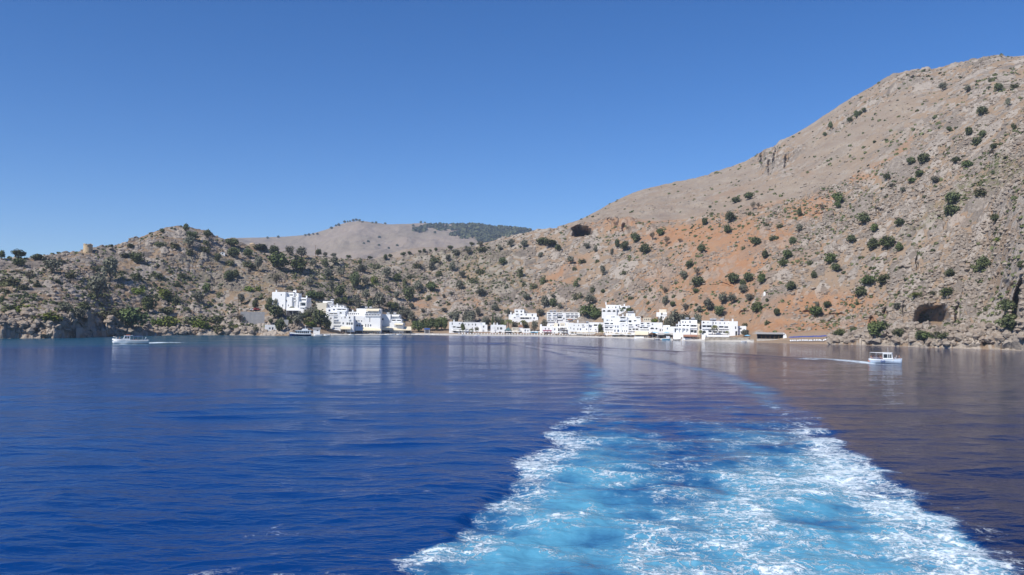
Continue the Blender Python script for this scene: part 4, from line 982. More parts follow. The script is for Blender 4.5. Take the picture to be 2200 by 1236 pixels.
pn = parasol('parasol', 'navy parasol in the row on the mountain end beach', 'navy parasols beside the beach shelter', 'navy', 1.35, 2.2)
place_row(pn, [(x, 0) for x in range(1700, 1776, 6)], PH, 5, .5, 4)
ln = lounger('sunbed', 'white sunbed under the row of navy parasols', 'white sunbeds beside the beach shelter', 'hullw')
place_row(ln, [(x + 3, 0) for x in range(1696, 1778, 5)], PH, 3, .4, 5)
for (x, dr, m, lab) in [(616, 9.5, 'awn_w', 'white parasol half hidden under the terrace awning edge near the grey balconies'), (1000, 9, 'awn_w', 'wide white parasol in front of the complex awnings')]:
    o = parasol('parasol', lab, None, m, 2.2, 2.6); place_row(o, [(x, 0)], ZA, dr, 0)
for x, lab in [(622, 'first of two white parasols before the house with two dark windows'), (752, 'second of two white parasols before the house with two dark windows')]:
    o = parasol('parasol', lab, None, 'awn_w', 1.9, 4.4); place_row(o, [(x, 0)], ZD, 15, 0)
for x, lab in [(1640, 'pale blue parasol under the thatched awning gable'), (1960, 'light blue parasol above the light blue boat')]:
    o = parasol('parasol', lab, None, 'awn_b', 2.0, 3.2); place_row(o, [(x, 0)], ZE, 6.5, 0)

def chair_mesh():
    mb = MB(); mb.box(-.22, .22, -.22, .22, .42, .47); mb.box(-.22, .22, .19, .23, .5, .92)
    for sx in (-.19, .19):
        for sy in (-.19, .19): mb.box(sx - .025, sx + .025, sy - .025, sy + .025, -.2, .42)
        mb.box(sx - .025, sx + .025, .185, .235, .47, .5)
    return mb.mesh('cafe_chair', [M['wood']])
CH = chair_mesh(); TBm = MB(); TBm.box(-.4, .4, -.4, .4, .71, .75); TBm.tube([(0, 0, -.2), (0, 0, .71)], .04, 6); TB = TBm.mesh('cafe_table', [M['hullw']])
_r = random.Random(9)
for xa, xb, da, db, n, lab in [(1232, 1500, 4.5, 9, 46, 'taverna beach awnings'), (735, 880, 5, 9, 26, 'terraced complex awnings'), (1166, 1226, 6, 9, 10, 'plum coloured awning')]:
    for q in range(n):
        px = _r.uniform(xa, xb); a = look(px, 700)[0]; r = shore_r(px) + _r.uniform(da, db); z = ground_r(a, r); rz = _r.uniform(0, 6.28)
        o = put('cafe_table', TB, None, (r * math.sin(a), r * math.cos(a), z), rz); tag(o, 'white cafe table set out before the ' + lab, 'table', 'cafe tables before the ' + lab)
        for k in (0, 1):
            o = put('cafe_chair', CH, None, (r * math.sin(a) + (.75 - 1.5 * k) * math.cos(rz + 1.57), r * math.cos(a) + (.75 - 1.5 * k) * math.sin(rz + 1.57), z), rz + math.pi * k); tag(o, 'dark wooden cafe chair before the ' + lab, 'chair', 'cafe chairs before the ' + lab)

# beach shelter
S = Site((1590, 600, 3.607), 245, shore_r(1657) + 8, 490); root = empty('beach_shelter', S.loc(), -S.a); tag(root, 'dark open fronted beach shelter with a grey flat roof', 'beach shelter')
X0, X1, Zt, Zl = S.Xm(130), S.Xm(335), S.Zm(245, 418) - S.z0, S.Zm(245, 463) - S.z0
mb = MB(); mb.prism([(-.8, Zt - .55), (7, Zt), (7, Zt + .25), (-.8, Zt - .3)], X0 - .6, X1 + .6, 0); mb.build('roof', [M['grey']], root)
mb = MB(); mb.box(X0, X1, 6, 6.3, -1, Zt - .1); mb.box(X0, X0 + .3, 0, 6, -1, Zt - .5); mb.box(X1 - .3, X1, 0, 6, -1, Zt - .5); mb.build('wall', [M['inside']], root)  # walls coloured dark for the shade under the roof
mb = MB(); mb.box(X0 - .1, X1 + .1, -.3, 0, -2, Zl); mb.build('parapet', [M['beach']], root)
for k in range(7):
    x = X0 + .2 + (X1 - X0 - .4) * k / 6; p = MB(); p.box(x - .1, x + .1, .05, .25, Zl - .5, Zt - .55); p.build('post', [M['wood']], root)
mb = MB(); mb.prism([(S.Xm(330), -1), (S.Xm(372), -1), (S.Xm(370), .8), (S.Xm(355), Zt - .4), (S.Xm(335), Zt)], -.5, 6, 1); mb.build('side_wall', [M['white']], root)

# ---------------------------------------------------------------- landmarks on the hill
p0, a0, rr0 = hit(185, 541)
S = Site((0, 460, 3.929), 725, rr0, 318); root = empty('stone_tower', S.loc(), -S.a); tag(root, 'broken round tower of ochre stone alone on the skyline', 'tower')
rad = (S.Xm(765) - S.Xm(682)) / 2; top = S.Zm(725, 250) - S.z0
mb = MB(); n = 28; prof = [(1.0, -3), (1.0, 0), (.965, top * .55), (.95, top * .86)]
rr = random.Random(4)
ring_top = [top * (.93 + .10 * rr.random()) if math.sin(k * .9) > -.4 else top * .86 for k in range(n)]
secs = [[(rad * q * math.cos(6.2832 * k / n), rad * q * math.sin(6.2832 * k / n), z) for k in range(n)] for q, z in prof]
secs.append([(rad * .94 * math.cos(6.2832 * k / n), rad * .94 * math.sin(6.2832 * k / n), ring_top[k]) for k in range(n)])
secs.append([(rad * .72 * math.cos(6.2832 * k / n), rad * .72 * math.sin(6.2832 * k / n), ring_top[k]) for k in range(n)])
secs.append([(rad * .72 * math.cos(6.2832 * k / n), rad * .72 * math.sin(6.2832 * k / n), top * .5) for k in range(n)])
mb.ring(secs); mb.build('wall', [M['tower']], root)
mb = MB(); mb.lathe([(rad * .985, top * .80), (rad * 1.0, top * .81), (rad * 1.0, top * .84), (rad * .96, top * .85)], 28); mb.build('string_course', [M['stone']], root)
mb = MB(); mb.box(-.35, .35, -rad * 1.01, -rad * .9, top * .60, top * .74); mb.build('opening', [M['inside']], root)  # solid dark block, the shade of a hole put into its colour
p0, a0, rr0 = hit(539, 531)
S = Site((400, 470, 4.4), 610, rr0 + 2, 268); root = empty('stone_chapel', S.loc(), -S.a); tag(root, 'tiny domed ochre stone chapel among trees on the headland saddle', 'chapel')
w_ = (S.Xm(640) - S.Xm(580)) / 2; ht = S.Zm(610, 228) - S.z0
mb = MB(); mb.prism([(-w_, -2), (w_, -2), (w_, ht * .55), (-w_, ht * .55)], -w_, w_, 1); mb.build('wall', [M['tower']], root)
mb = MB(); mb.lathe([(w_ * .95, ht * .55), (w_ * .88, ht * .75), (w_ * .6, ht * .92), (w_ * .1, ht)], 16); mb.build('dome', [M['tower']], root, True)
p0, a0, rr0 = hit(475, 547); S = Site((400, 470, 4.4), 330, rr0, 338); root = empty('shrine', S.loc(), -S.a); tag(root, 'little white cube shrine below the rocky headland summit', 'shrine')
w_ = (S.Xm(352) - S.Xm(308)) / 2; ht = S.Zm(330, 318) - S.z0
mb = MB(); mb.box(-w_, w_, 0, 2.5, -2, ht); mb.build('wall', [M['white']], root); mb = MB(); mb.box(-.4, .4, -.02, .05, .1, ht * .7); mb.build('door', [M['glass']], root); mb = MB(); mb.box(-w_ - .12, w_ + .12, -.12, 2.62, ht, ht + .15); mb.build('roof', [M['grey']], root)
p0, a0, rr0 = hit(1643, 634); S = Site((1590, 600, 3.607), 190, rr0, 124); root = empty('shrine', S.loc(), -S.a); tag(root, 'thin white roadside shrine on the bare orange hillside', 'shrine')
ht = S.Zm(190, 96) - S.z0
mb = MB(); mb.box(-.5, .5, -.5, .5, -1, ht * .6); mb.build('base', [M['white']], root); mb = MB(); mb.prism([(-.4, ht * .6), (.4, ht * .6), (.4, ht * .85), (0, ht), (-.4, ht * .85)], -.4, .4, 1); mb.build('roof', [M['white']], root)
def pole(label, px, yt, yb, arm=True, lamp=False):
    p0, a0, rr0 = hit(px, yb); S = Site(PH, px, rr0, yb); root = empty('utility_pole', S.loc(), -S.a); tag(root, label, 'utility pole' if not lamp else 'street lamp', 'poles along the hillside tracks')
    h = S.Zm(px, yt) - S.z0
    mb = MB(); mb.tube([(0, 0, -1), (0, 0, h)], [.16, .10], 7); mb.build('shaft', [M['wood' if not lamp else 'steel']], root)
    if arm: mb = MB(); mb.box(-.8, .8, -.06, .06, h - .5, h - .38); mb.build('cross_arm', [M['wood']], root)
    if lamp: mb = MB(); mb.tube([(0, 0, h), (.6, 0, h + .5), (1.5, 0, h + .3)], .05, 5); mb.build('lamp_arm', [M['steel']], root)
pole('thin utility pole standing on the saddle skyline beside a round tree', 675, 527, 551)
pole('thin utility pole on the skyline among the headland trees', 586, 522, 541)
pole('tall utility pole on the headland slope above the grey retaining wall', 511, 636, 676)
pole('utility pole standing against the grey retaining wall', 558, 662, 688)
pole('curved lamp post above the long white apartment block', 1216, 646, 668, False, True)
pole('utility pole on the orange slope uphill of the stone sea wall', 1622, 604, 632)
p0, a0, rr0 = hit(615, 712)
S = Site(ZB, 515, rr0, 1035); root = empty('harbour_sign', S.loc(), -S.a); tag(root, 'pale inverted triangle board on a post beside the white hut', 'sign')
Zt, Zb = S.Zm(515, 775) - S.z0, S.Zm(515, 900) - S.z0
mb = MB(); mb.prism([(S.Xm(432), Zt - .2), (S.Xm(500), Zb), (S.Xm(535), Zb), (S.Xm(548), Zt - .2), (S.Xm(520), Zt), (S.Xm(460), Zt)], -.06, .06, 1); mb.build('board', [M['awn_g']], root)
mb = MB(); mb.tube([(0, .15, -1), (0, .15, Zt)], .12, 6); mb.build('post', [M['steel']], root)
# a parked car behind the retaining wall
def car(label, m, px, y, rz):
    p0, a0, rr0 = hit(px, y); root = empty('parked_car', (p0.x, p0.y, p0.z + .3), rz - a0); tag(root, label, 'car', 'cars parked on the track above the wall')
    mb = MB(); prof = [(-2, .35), (2, .35), (2.02, .75), (1.2, .95), (.6, 1.42), (-.9, 1.45), (-1.7, 1.0), (-2.02, .9)]
    mb.prism(prof, -.82, .82, 1); mb.build('body', [M[m]], root)
    mb = MB(); mb.prism([(1.08, .98), (.58, 1.36), (-.85, 1.38), (-1.5, 1.02)], -.83, .83, 1); mb.build('glazing', [M['glass']], root)
    for sx in (-1.3, 1.3):
        for sy in (-.75, .75):
            w_ = MB(); w_.ring([[(sx + .33 * math.cos(6.2832 * k / 12), sy + q, .33 + .33 * math.sin(6.2832 * k / 12)) for k in range(12)] for q in (-.1, .1)]); w_.build('wheel', [M['tyre']], root)
car('red car parked behind the grey retaining wall', 'red', 552, 668, .2)
car('white car parked behind the grey retaining wall', 'hullw', 544, 669, .1)

# ---------------------------------------------------------------- people
def figure(name, pose):
    """one continuous skinned body; pose gives joints"""
    V = []; E = []; Rr = []
    def add(p, r, prev=None):
        V.append(p); Rr.append(r)
        if prev is not None: E.append((prev, len(V) - 1))
        return len(V) - 1
    sit = pose == 'sit'
    hipz = .48 if sit else .92
    pel = add((0, 0, hipz), (.15, .12)); wa_ = add((0, .01, hipz + .2), (.13, .10), pel); ch = add((0, 0, hipz + .42), (.17, .115), wa_)
    nk = add((0, -.01, hipz + .58), (.055, .055), ch); hd = add((0, -.02, hipz + .70), (.085, .10), nk); tp = add((0, -.01, hipz + .80), (.075, .085), hd)
    add((0, -.135, hipz + .70), (.014, .014), hd)
    for s in (-1, 1):
        add((s * .092, .0, hipz + .70), (.012, .018), hd)
        sh = add((s * .19, 0, hipz + .50), (.058, .058), ch)
        if sit: el = add((s * .25, -.06, hipz + .24), (.042, .042), sh); wr_ = add((s * .17, -.30, hipz + .18), (.03, .03), el); d = (-s * .2, -.95, -.05)
        else: el = add((s * .25, .02, hipz + .22), (.042, .042), sh); wr_ = add((s * .26, -.06, hipz - .03), (.03, .03), el); d = (0, -.15, -1)
        D = Vector(d).normalized(); pm = Vector(V[wr_]) + D * .07; ph = add(tuple(pm), (.036, .02), wr_)
        side = D.cross(Vector((0, 0, 1)) if sit else Vector((0, 1, 0))).normalized()
        for k, L in enumerate((.065, .078, .072, .055)):
            f1 = add(tuple(pm + side * (.024 * (k - 1.5)) + D * .03), (.010, .010), ph); f2 = add(tuple(pm + side * (.026 * (k - 1.5)) + D * (.03 + L) + Vector((0, 0, -.012))), (.008, .008), f1)
        add(tuple(pm + side * (.055 * -s) + D * .01), (.010, .010), ph)
        if sit: kn = add((s * .13, -.43, .50), (.062, .062), pel); an = add((s * .13, -.47, .09), (.04, .04), kn); add((s * .13, -.62, .04), (.04, .03), an)
        else: kn = add((s * .11, -.02, .50), (.065, .065), pel); an = add((s * .11, .01, .09), (.04, .04), kn); add((s * .12, -.15, .035), (.042, .03), an)
    me = bpy.data.meshes.new(name); me.from_pydata(V, E, []); o = bpy.data.objects.new(name, me); COL.objects.link(o)
    md = o.modifiers.new('skin', 'SKIN')
    for i, sv in enumerate(me.skin_vertices[0].data): sv.radius = Rr[i]; sv.use_root = (i == 0)
    sb = o.modifiers.new('sub', 'SUBSURF'); sb.levels = 1
    dg = bpy.context.evaluated_depsgraph_get(); ev = o.evaluated_get(dg)
    m2 = bpy.data.meshes.new_from_object(ev); m2.name = name
    bpy.data.objects.remove(o); bpy.data.meshes.remove(me)
    return m2, hipz
BODY = {k: figure('person_' + k, k) for k in ('sit', 'stand')}
def person(label, pose, shirt, shorts, loc, rz, group=None):
    base, hz = BODY[pose]
    me = base.copy(); me.materials.clear()
    for m in ('skin', shirt, shorts): me.materials.append(M[m])
    for p in me.polygons:
        z, x = p.center.z, abs(p.center.x)
        k = 0
        if hz + .04 < z < hz + .55 and x < .235: k = 1
        elif z <= hz + .04 and z > (.40 if pose == 'sit' else .55) and x < .2 and p.center.y > -.40: k = 2
        p.material_index = k; p.use_smooth = True
    o = put('person', me, None, loc, rz); tag(o, label, 'person', group)
    mb = MB(); secs = [(.101, hz + .69), (.104, hz + .75), (.092, hz + .81), (.055, hz + .855), (.01, hz + .87)]
    mb.ring([[(r * math.cos(6.2832 * j / 12) * .95, .018 + r * 1.05 * math.sin(6.2832 * j / 12), z + .03 * math.sin(6.2832 * j / 12 + math.pi) * (1 if z < hz + .76 else 0)) for j in range(12)] for r, z in secs])
    mb.build('hair', [M['hair']], o, True)
    return o

# ---------------------------------------------------------------- boats
def hull(L, B, sheer, draft, bow, flare=1.0, stern=.85):
    """sections from stern (x=-L/2) to bow (x=L/2); returns outline of the gunwale too"""
    n = 18; secs = []; gun = []
    for i in range(n + 1):
        t = i / n; x = -L / 2 + L * t
        b = B / 2 * (stern + (1 - stern) * min(1, t * 3)) * (1 - max(0, (t - .45) / .55) ** 2.3)
        b = max(b, .03)
        zs = sheer + bow * max(0, t - .25) ** 2 * 1.6 + .10 * (1 - t) ** 2
        zk = -draft * (1 - max(0, (t - .75) / .25) ** 2)
        xs = x + .28 * max(0, t - .85) / .15 * bow
        zc = zs * .12 - draft * .25
        secs.append([(x, 0, zk), (x, b * .72 / flare, zc), (xs, b, zs), (xs, b - .06, zs - .02), (xs, max(b - .1, .005), zs * .55), (xs, 0, zs * .5), (xs, -max(b - .1, .005), zs * .55), (xs, -(b - .06), zs - .02), (xs, -b, zs), (x, -b * .72 / flare, zc)])
        gun.append((xs, b, zs))
    return secs, gun
def boat(name, label, cat, loc, rz, L, B, sheer, bow, hm, group=None, bands=None, rot=None):
    root = empty(name, loc, rz); tag(root, label, cat, group)
    secs, gun = hull(L, B, sheer, .35, bow)
    mb = MB(); mb.ring(secs)
    mb.build('hull', [M[hm]], root, True)
    g = MB(); g.tube([(x, b, z) for x, b, z in gun], .05, 5); g.tube([(x, -b, z) for x, b, z in gun], .05, 5); g.build('rub_rail', [M[bands or 'hullw']], root)
    return root, gun
# the white boat speeding towards the headland
bx, by, br = sea(281, 739)
ba = look(281, 700)[0]
S = Site(PH, 281, br, 739); L1 = (S.Xm(320) - S.Xm(243)); k = L1 / 12
R1, g1 = boat('motorboat', 'white motorboat with an orange cabin roof speeding towards the headland', 'motorboat', (bx, by, .12), -ba + math.pi + R_(4), L1, L1 * .30, 1.15 * k, .75 * k, 'hullw')
hL = L1 / 2
fx = lambda px: (281 - px) / 78 * L1
mb = MB(); x0, x1 = fx(279), fx(262)
mb.prism([(x0, .9 * k), (fx(257), .9 * k), (fx(260), 1.5 * k), (fx(264.5), 1.75 * k), (fx(267), 2.75 * k), (x0, 2.8 * k)], -.9 * k, .9 * k, 1); mb.build('cabin', [M['hullw']], R1)
mb = MB(); mb.prism([(fx(266.6), 1.85 * k), (fx(268.2), 2.55 * k), (fx(271.5), 2.55 * k), (fx(271.5), 1.85 * k)], -.92 * k, .92 * k, 1); mb.prism([(fx(273), 1.85 * k), (fx(273), 2.55 * k), (fx(277), 2.55 * k), (fx(277), 1.85 * k)], -.92 * k, .92 * k, 1); mb.build('window', [M['glass']], R1)
mb = MB(); mb.box(fx(285), fx(266), -.98 * k, .98 * k, 2.8 * k, 2.92 * k); mb.build('roof', [M['hullw']], R1)
mb = MB(); mb.box(fx(279), fx(271), -.6 * k, .6 * k, 2.923 * k, 3.15 * k); mb.build('life_raft', [M['orange']], R1)
mb = MB()
for q in (-1, 1):
    for xx in (286, 296, 306): mb.tube([(fx(xx), q * 1.2 * k, 1.0 * k), (fx(xx), q * 1.2 * k, 2.6 * k)], .035, 4)
    mb.tube([(fx(285), q * 1.2 * k, 2.6 * k), (fx(306), q * 1.2 * k, 2.6 * k)], .04, 4)
mb.build('awning_frame', [M['steel']], R1)
mb = MB(); mb.box(fx(307), fx(285), -1.25 * k, 1.25 * k, 2.62 * k, 2.68 * k); mb.build('sun_awning', [M['navy']], R1)
mb = MB(); mb.tube([(fx(310), .6, .9 * k), (fx(314), .5, 2.3 * k)], .05, 5); mb.tube([(fx(310), -.6, .9 * k), (fx(314), -.5, 2.3 * k)], .05, 5); mb.tube([(fx(314), .5, 2.3 * k), (fx(314), -.5, 2.3 * k)], .05, 5); mb.build('stern_frame', [M['hullw']], R1)
mb = MB(); pts = [(fx(262), 1.0 * k, 1.25 * k), (fx(250), .7 * k, 1.55 * k), (fx(243), 0, 1.85 * k), (fx(250), -.7 * k, 1.55 * k), (fx(262), -1.0 * k, 1.25 * k)]
mb.tube([(x, y, z + .6) for x, y, z in pts], .03, 4)
for p in pts: mb.tube([p, (p[0], p[1], p[2] + .6)], .025, 4)
mb.build('bow_rail', [M['steel']], R1)
def on_boat(Rt, x, y, z): 
    c, s = math.cos(Rt.rotation_euler.z), math.sin(Rt.rotation_euler.z)
    return (Rt.location.x + x * c - y * s, Rt.location.y + x * s + y * c, Rt.location.z + z)
for i, (px, yy, sh, lab) in enumerate([(250, -.3, 'hullw', 'person in white sitting on the bow of the speeding white boat'), (257, .3, 'skin', 'bare chested person sitting by the cabin front of the speeding white boat'), (287, -.5, 'red', 'person in red sitting behind the cabin of the speeding white boat'), (292, .5, 'orange', 'person in orange sitting under the navy awning of the white boat'), (299, -.5, 'dark', 'person in dark clothes sitting towards the stern of the white boat')]):
    person(lab, 'sit', sh, 'navy', on_boat(R1, fx(px), yy, (1.15 if px < 260 else .62) * k), R1.rotation_euler.z + 1.57, 'passengers on the speeding white boat')
# the tour boat
bx, by, br = sea(1902, 781)
ba = look(1902, 700)[0]; S = Site(PH, 1902, br, 781); L2 = S.Xm(1937) - S.Xm(1867); k = L2 / 10
R2, g2 = boat('tour_boat', 'pale blue tour boat with a frame awning and cabin full of passengers', 'tour boat', (bx, by, .05), -ba - R_(6), L2, L2 * .30, 1.25 * k, .45 * k, 'hulll')
fx2 = lambda px: (px - 1902) / 70 * L2
top = S.Zm(1902, 759)
mb = MB(); mb.prism([(fx2(1897.5), .9 * k), (fx2(1921), .9 * k), (fx2(1919), 1.75 * k), (fx2(1916.5), top), (fx2(1897.5), top)], -1.1 * k, 1.1 * k, 1); mb.build('cabin', [M['hullw']], R2)
for xa, xb in ((1899, 1907.5), (1909, 1912), (1913, 1916.2)):
    for q in (-1, 1):
        mb = MB(); mb.box(fx2(xa), fx2(xb), q * 1.1 * k - .02, q * 1.1 * k + .02, 1.75 * k, top - .25); mb.build('window', [M['glass']], R2)
mb = MB(); mb.prism([(fx2(1918.9), 1.85 * k), (fx2(1916.9), top - .2), (fx2(1916.6), top - .2), (fx2(1918.5), 1.85 * k)], -.95 * k, .95 * k, 1); mb.build('windscreen', [M['glass']], R2)
mb = MB(); mb.box(fx2(1896.5), fx2(1917.5), -1.18 * k, 1.18 * k, top, top + .12); mb.build('roof', [M['hullw']], R2)
mb = MB()
for q in (-1, 1):
    mb.tube([(fx2(1869.5), q * 1.15 * k, .9 * k), (fx2(1869.5), q * 1.15 * k, top + .05), (fx2(1897), q * 1.15 * k, top - .05)], .045, 5)
    mb.tube([(fx2(1883), q * 1.15 * k, 1.0 * k), (fx2(1883), q * 1.15 * k, top)], .035, 4)
    mb.tube([(fx2(1869.5), q * 1.15 * k, 1.8 * k), (fx2(1897), q * 1.15 * k, 1.8 * k)], .03, 4)
mb.tube([(fx2(1869.5), -1.15 * k, top + .05), (fx2(1869.5), 1.15 * k, top + .05)], .045, 5)
mb.build('awning_frame', [M['frame']], R2)
mb = MB(); mb.box(fx2(1870), fx2(1897), -1.12 * k, 1.12 * k, top + .02, top + .07); mb.build('sun_awning', [M['awn_w']], R2)
mb = MB(); mb.tube([(fx2(1908), 0, top), (fx2(1907.6), 0, S.Zm(1907, 747.5))], [.05, .025], 5); mb.build('mast', [M['frame']], R2)
mb = MB(); mb.box(fx2(1866.8) - .1, fx2(1871), -1.1 * k, 1.1 * k, .45 * k, .95 * k); mb.build('swim_ladder_box', [M['orange']], R2)
mb = MB()
for x, z in [(1893, .55), (1894.5, .8), (1896, .5), (1898, .75), (1899.5, .55), (1901, .8)]: mb.box(fx2(x), fx2(x + 1.6), -1.535 * k, -1.48 * k, z * k, z * k + .16)
mb.build('hull_emblem', [M['navy']], R2)
mb = MB(); mb.box(fx2(1871), fx2(1896), .5 * k, .95 * k, .8 * k, 1.05 * k); mb.box(fx2(1871), fx2(1896), -.95 * k, -.5 * k, .8 * k, 1.05 * k); mb.build('bench', [M['wood']], R2)
for i, (px, yy, sh, z, lab) in enumerate([(1872, -.7, 'orange', 0, 'passenger in orange at the very stern of the tour boat'), (1875.5, .7, 'dark', 0, 'first dark clad passenger under the tour boat awning from the stern'), (1878, -.7, 'navy', 0, 'passenger in navy near the stern of the tour boat'), (1881, .7, 'dark', 0, 'dark clad passenger midway under the tour boat awning, far side'),
        (1884, -.7, 'navy', 0, 'passenger in navy midway under the tour boat awning'), (1887, .7, 'red', 0, 'passenger in red under the tour boat awning, far bench'), (1889.5, -.7, 'dark', 0, 'dark clad passenger sitting just behind the tour boat cabin'), (1893, -.7, 'red', 0, 'passenger in red beside the tour boat cabin door'),
        (1926, -.3, 'hullw', 1, 'passenger in white sitting on the tour boat foredeck'), (1931.5, .2, 'skin', 1, 'bare armed passenger sitting at the tip of the tour boat bow')]):
    person(lab, 'sit', sh, 'navy', on_boat(R2, fx2(px), yy * k * .9, (.62 if not z else .98) * k), R2.rotation_euler.z + (1.57 if yy < 0 else -1.57) * (1 if not z else -1), 'passengers on the tour boat')
# the moored excursion boat
px = 646; a = look(px, 700)[0]; r = shore_r(px) - 4.5; S = Site(PH, px, r, 723); L3 = S.Xm(670) - S.Xm(623.5); k = L3 / 12
R3, g3 = boat('excursion_boat', 'moored excursion boat with a navy hull and a white windowed upper deck', 'excursion boat', (r * math.sin(a), r * math.cos(a), 0), -a + math.pi, L3, L3 * .3, 1.5 * k, .7 * k, 'hullb')
f3 = lambda x: (646 - x) / 46.5 * L3
zz = lambda y: S.Zm(646, y)
mb = MB(); mb.ring([[(x * .985, b + .02 if s > 0 else -b - .02, z - dz) for s, dz in ((1, 0), (1, .55), (-1, .55), (-1, 0))] for x, b, z in g3]); mb.build('bulwark', [M['hullw']], R3)
mb = MB(); mb.prism([(f3(667), 1.1 * k), (f3(634), 1.1 * k), (f3(636), zz(711)), (f3(667), zz(711))], -1.4 * k, 1.4 * k, 1); mb.build('cabin', [M['hullw']], R3)
for i in range(7):
    mb = MB(); xa = f3(664.5 - i * 4.3); mb.box(xa, xa + 3.4 / 46.5 * L3, -1.43 * k, 1.43 * k, zz(717), zz(712)); mb.build('window', [M['glass']], R3)
mb = MB(); mb.prism([(f3(669), zz(711)), (f3(633), zz(711)), (f3(635), zz(710)), (f3(669), zz(709.5))], -1.55 * k, 1.55 * k, 1); mb.build('roof', [M['hullw']], R3)
mb = MB(); mb.prism([(f3(662), zz(709.8)), (f3(648), zz(709.8)), (f3(650), zz(706.5)), (f3(661), zz(706))], -1.0 * k, 1.0 * k, 1); mb.build('wheelhouse', [M['hullw']], R3)
mb = MB(); mb.tube([(f3(656.5), 0, zz(707)), (f3(655.5), 0, zz(699))], [.16, .09], 6); mb.tube([(f3(655.5), 0, zz(699)), (f3(657), 0, zz(700))], .12, 6); mb.build('mast', [M['hullw']], R3)

def dinghy(label, px, y, Lpx, m, rz=0.0, off=None, engine=True, name='dinghy', cat='small boat'):
    a = look(px, 700)[0]; r = off if off is not None else min(H / -look(px, y)[1], shore_r(px) - 1.5); S = Site(PH, px, r, y); L = (S.Xm(px + Lpx / 2) - S.Xm(px - Lpx / 2))
    Rt, g = boat(name, label, cat, (r * math.sin(a), r * math.cos(a), .02), -a + rz, L, min(L * .36, 2.4), .14 * L ** .8, .10 * L ** .8, m, 'small boats moored along the shore')
    mb = MB()
    for q in (-.22, .05, .28): mb.box(L * q, L * q + .25, -min(L * .13, .8), min(L * .13, .8), .07 * L ** .8, .10 * L ** .8)
    mb.build('thwart', [M['wood']], Rt)
    if engine: mb = MB(); mb.box(-L / 2 - .3, -L / 2 - .02, -.18, .18, .25, .75); mb.box(-L / 2 - .2, -L / 2 - .1, -.06, .06, -.4, .25); mb.build('outboard', [M['dark']], Rt)
    return Rt
Rb = dinghy('light blue fishing boat moored at the white quay wall', 1432, 732, 19, 'sky_b', .1, shore_r(1432) - 2.5, False, 'fishing_boat', 'fishing boat')
mb = MB(); mb.box(-.2, 1.6, -.55, .55, .6, 1.9); mb.build('cabin', [M['hullw']], Rb); mb = MB(); mb.tube([(1.7, 0, .6), (1.7, 0, 3.0)], .05, 5); mb.build('mast', [M['wood']], Rb)
dinghy('long white rowing boat beyond the moored excursion boat stern', 684, 721.5, 18, 'hullw', math.pi, shore_r(684) - 3)
dinghy('white dinghy in front of the rocks below the grey balconied guesthouse', 703, 722, 13, 'hullw', 3.0, shore_r(703) - 5)
dinghy('small white dinghy under the middle awnings of the complex', 755, 721, 11, 'hullw', 2.9, shore_r(755) - 2)
dinghy('white dinghy with dark outboard, first of the cluster at the beach end', 833, 720, 9, 'hullw', 2.8, shore_r(833) - 3)
dinghy('white dinghy with dark outboard, second of the cluster at the beach end', 844, 720.5, 10, 'hullw', 3.3, shore_r(844) - 2)
dinghy('white dinghy with dark outboard, third of the cluster at the beach end', 858, 720, 11, 'hullw', 3.0, shore_r(858) - 3)
dinghy('grey inflatable boat drawn up at the end of the complex quay', 873, 720.5, 13, 'awn_g', 3.3, shore_r(873) - 2)
dinghy('large white launch pulled onto the beach after the complex', 893, 719, 17, 'hullw', .1, shore_r(893) + 3)
dinghy('white launch on the beach beside a blue roofed kiosk', 906, 719, 13, 'hullw', .2, shore_r(906) + 5)
dinghy('white covered launch on the beach past the blue roofed kiosk', 936, 719, 15, 'hullw', 3.2, shore_r(936) + 4)
dinghy('white boat hull on the beach short of the long beach house', 951, 719, 12, 'hullw', .0, shore_r(951) + 5)
dinghy('bright yellow pedal boat on the pebble beach', 978, 719, 8, 'yellow', .3, shore_r(978) + 4, False, 'pedal_boat', 'pedal boat')
dinghy('pale canoe lying at the waterline before the long beach house', 997, 722, 11, 'hullw', .05, shore_r(997) + .5, False, 'canoe', 'canoe')
dinghy('white skiff afloat before the square beach house', 1026, 723, 11, 'hullw', 3.1, shore_r(1026) - 3, False)
dinghy('grey inflatable boat moored against the end of the white quay wall', 1412, 731, 12, 'awn_g', .1, shore_r(1412) - 2)
dinghy('dark grey boat moored beside the light blue fishing boat', 1455, 731, 16, 'stone', .05, shore_r(1455) - 2)
dinghy('white skiff at the tip of the stone sea wall', 1598, 734, 12, 'hullw', .1, shore_r(1598) - 2, False)
S = Site(ZF, 1970, shore_r(1606) + 3, 590); root = parasol('parasol', 'pale blue and white parasol on the rocks past the stone sea wall', None, 'awn_b', 1.6, 2.6); root.location = S.loc(ground_r(S.a, S.r))
S = Site((540, 580, 5.238), 1978, shore_r(917) + 10, 715); root = empty('kiosk', S.loc(), -S.a); tag(root, 'small kiosk with a bright blue flat roof among beached boats', 'kiosk')
w_ = (S.Xm(2010) - S.Xm(1945)) / 2; ht = S.Zm(1978, 657) - S.z0
mb = MB(); mb.box(-w_ + .1, w_ - .1, 0, 3, -2, ht - .75); mb.build('wall', [M['grey']], root); mb = MB(); mb.box(-w_, w_, -.2, 3.2, ht - .75, ht); mb.build('roof', [M['blue']], root); mb = MB(); mb.box(-w_ * .6, w_ * .6, -.06, .03, .2, ht - 1.0); mb.build('dark_front_panel', [M['inside']], root)  # flat dark panel on the front wall
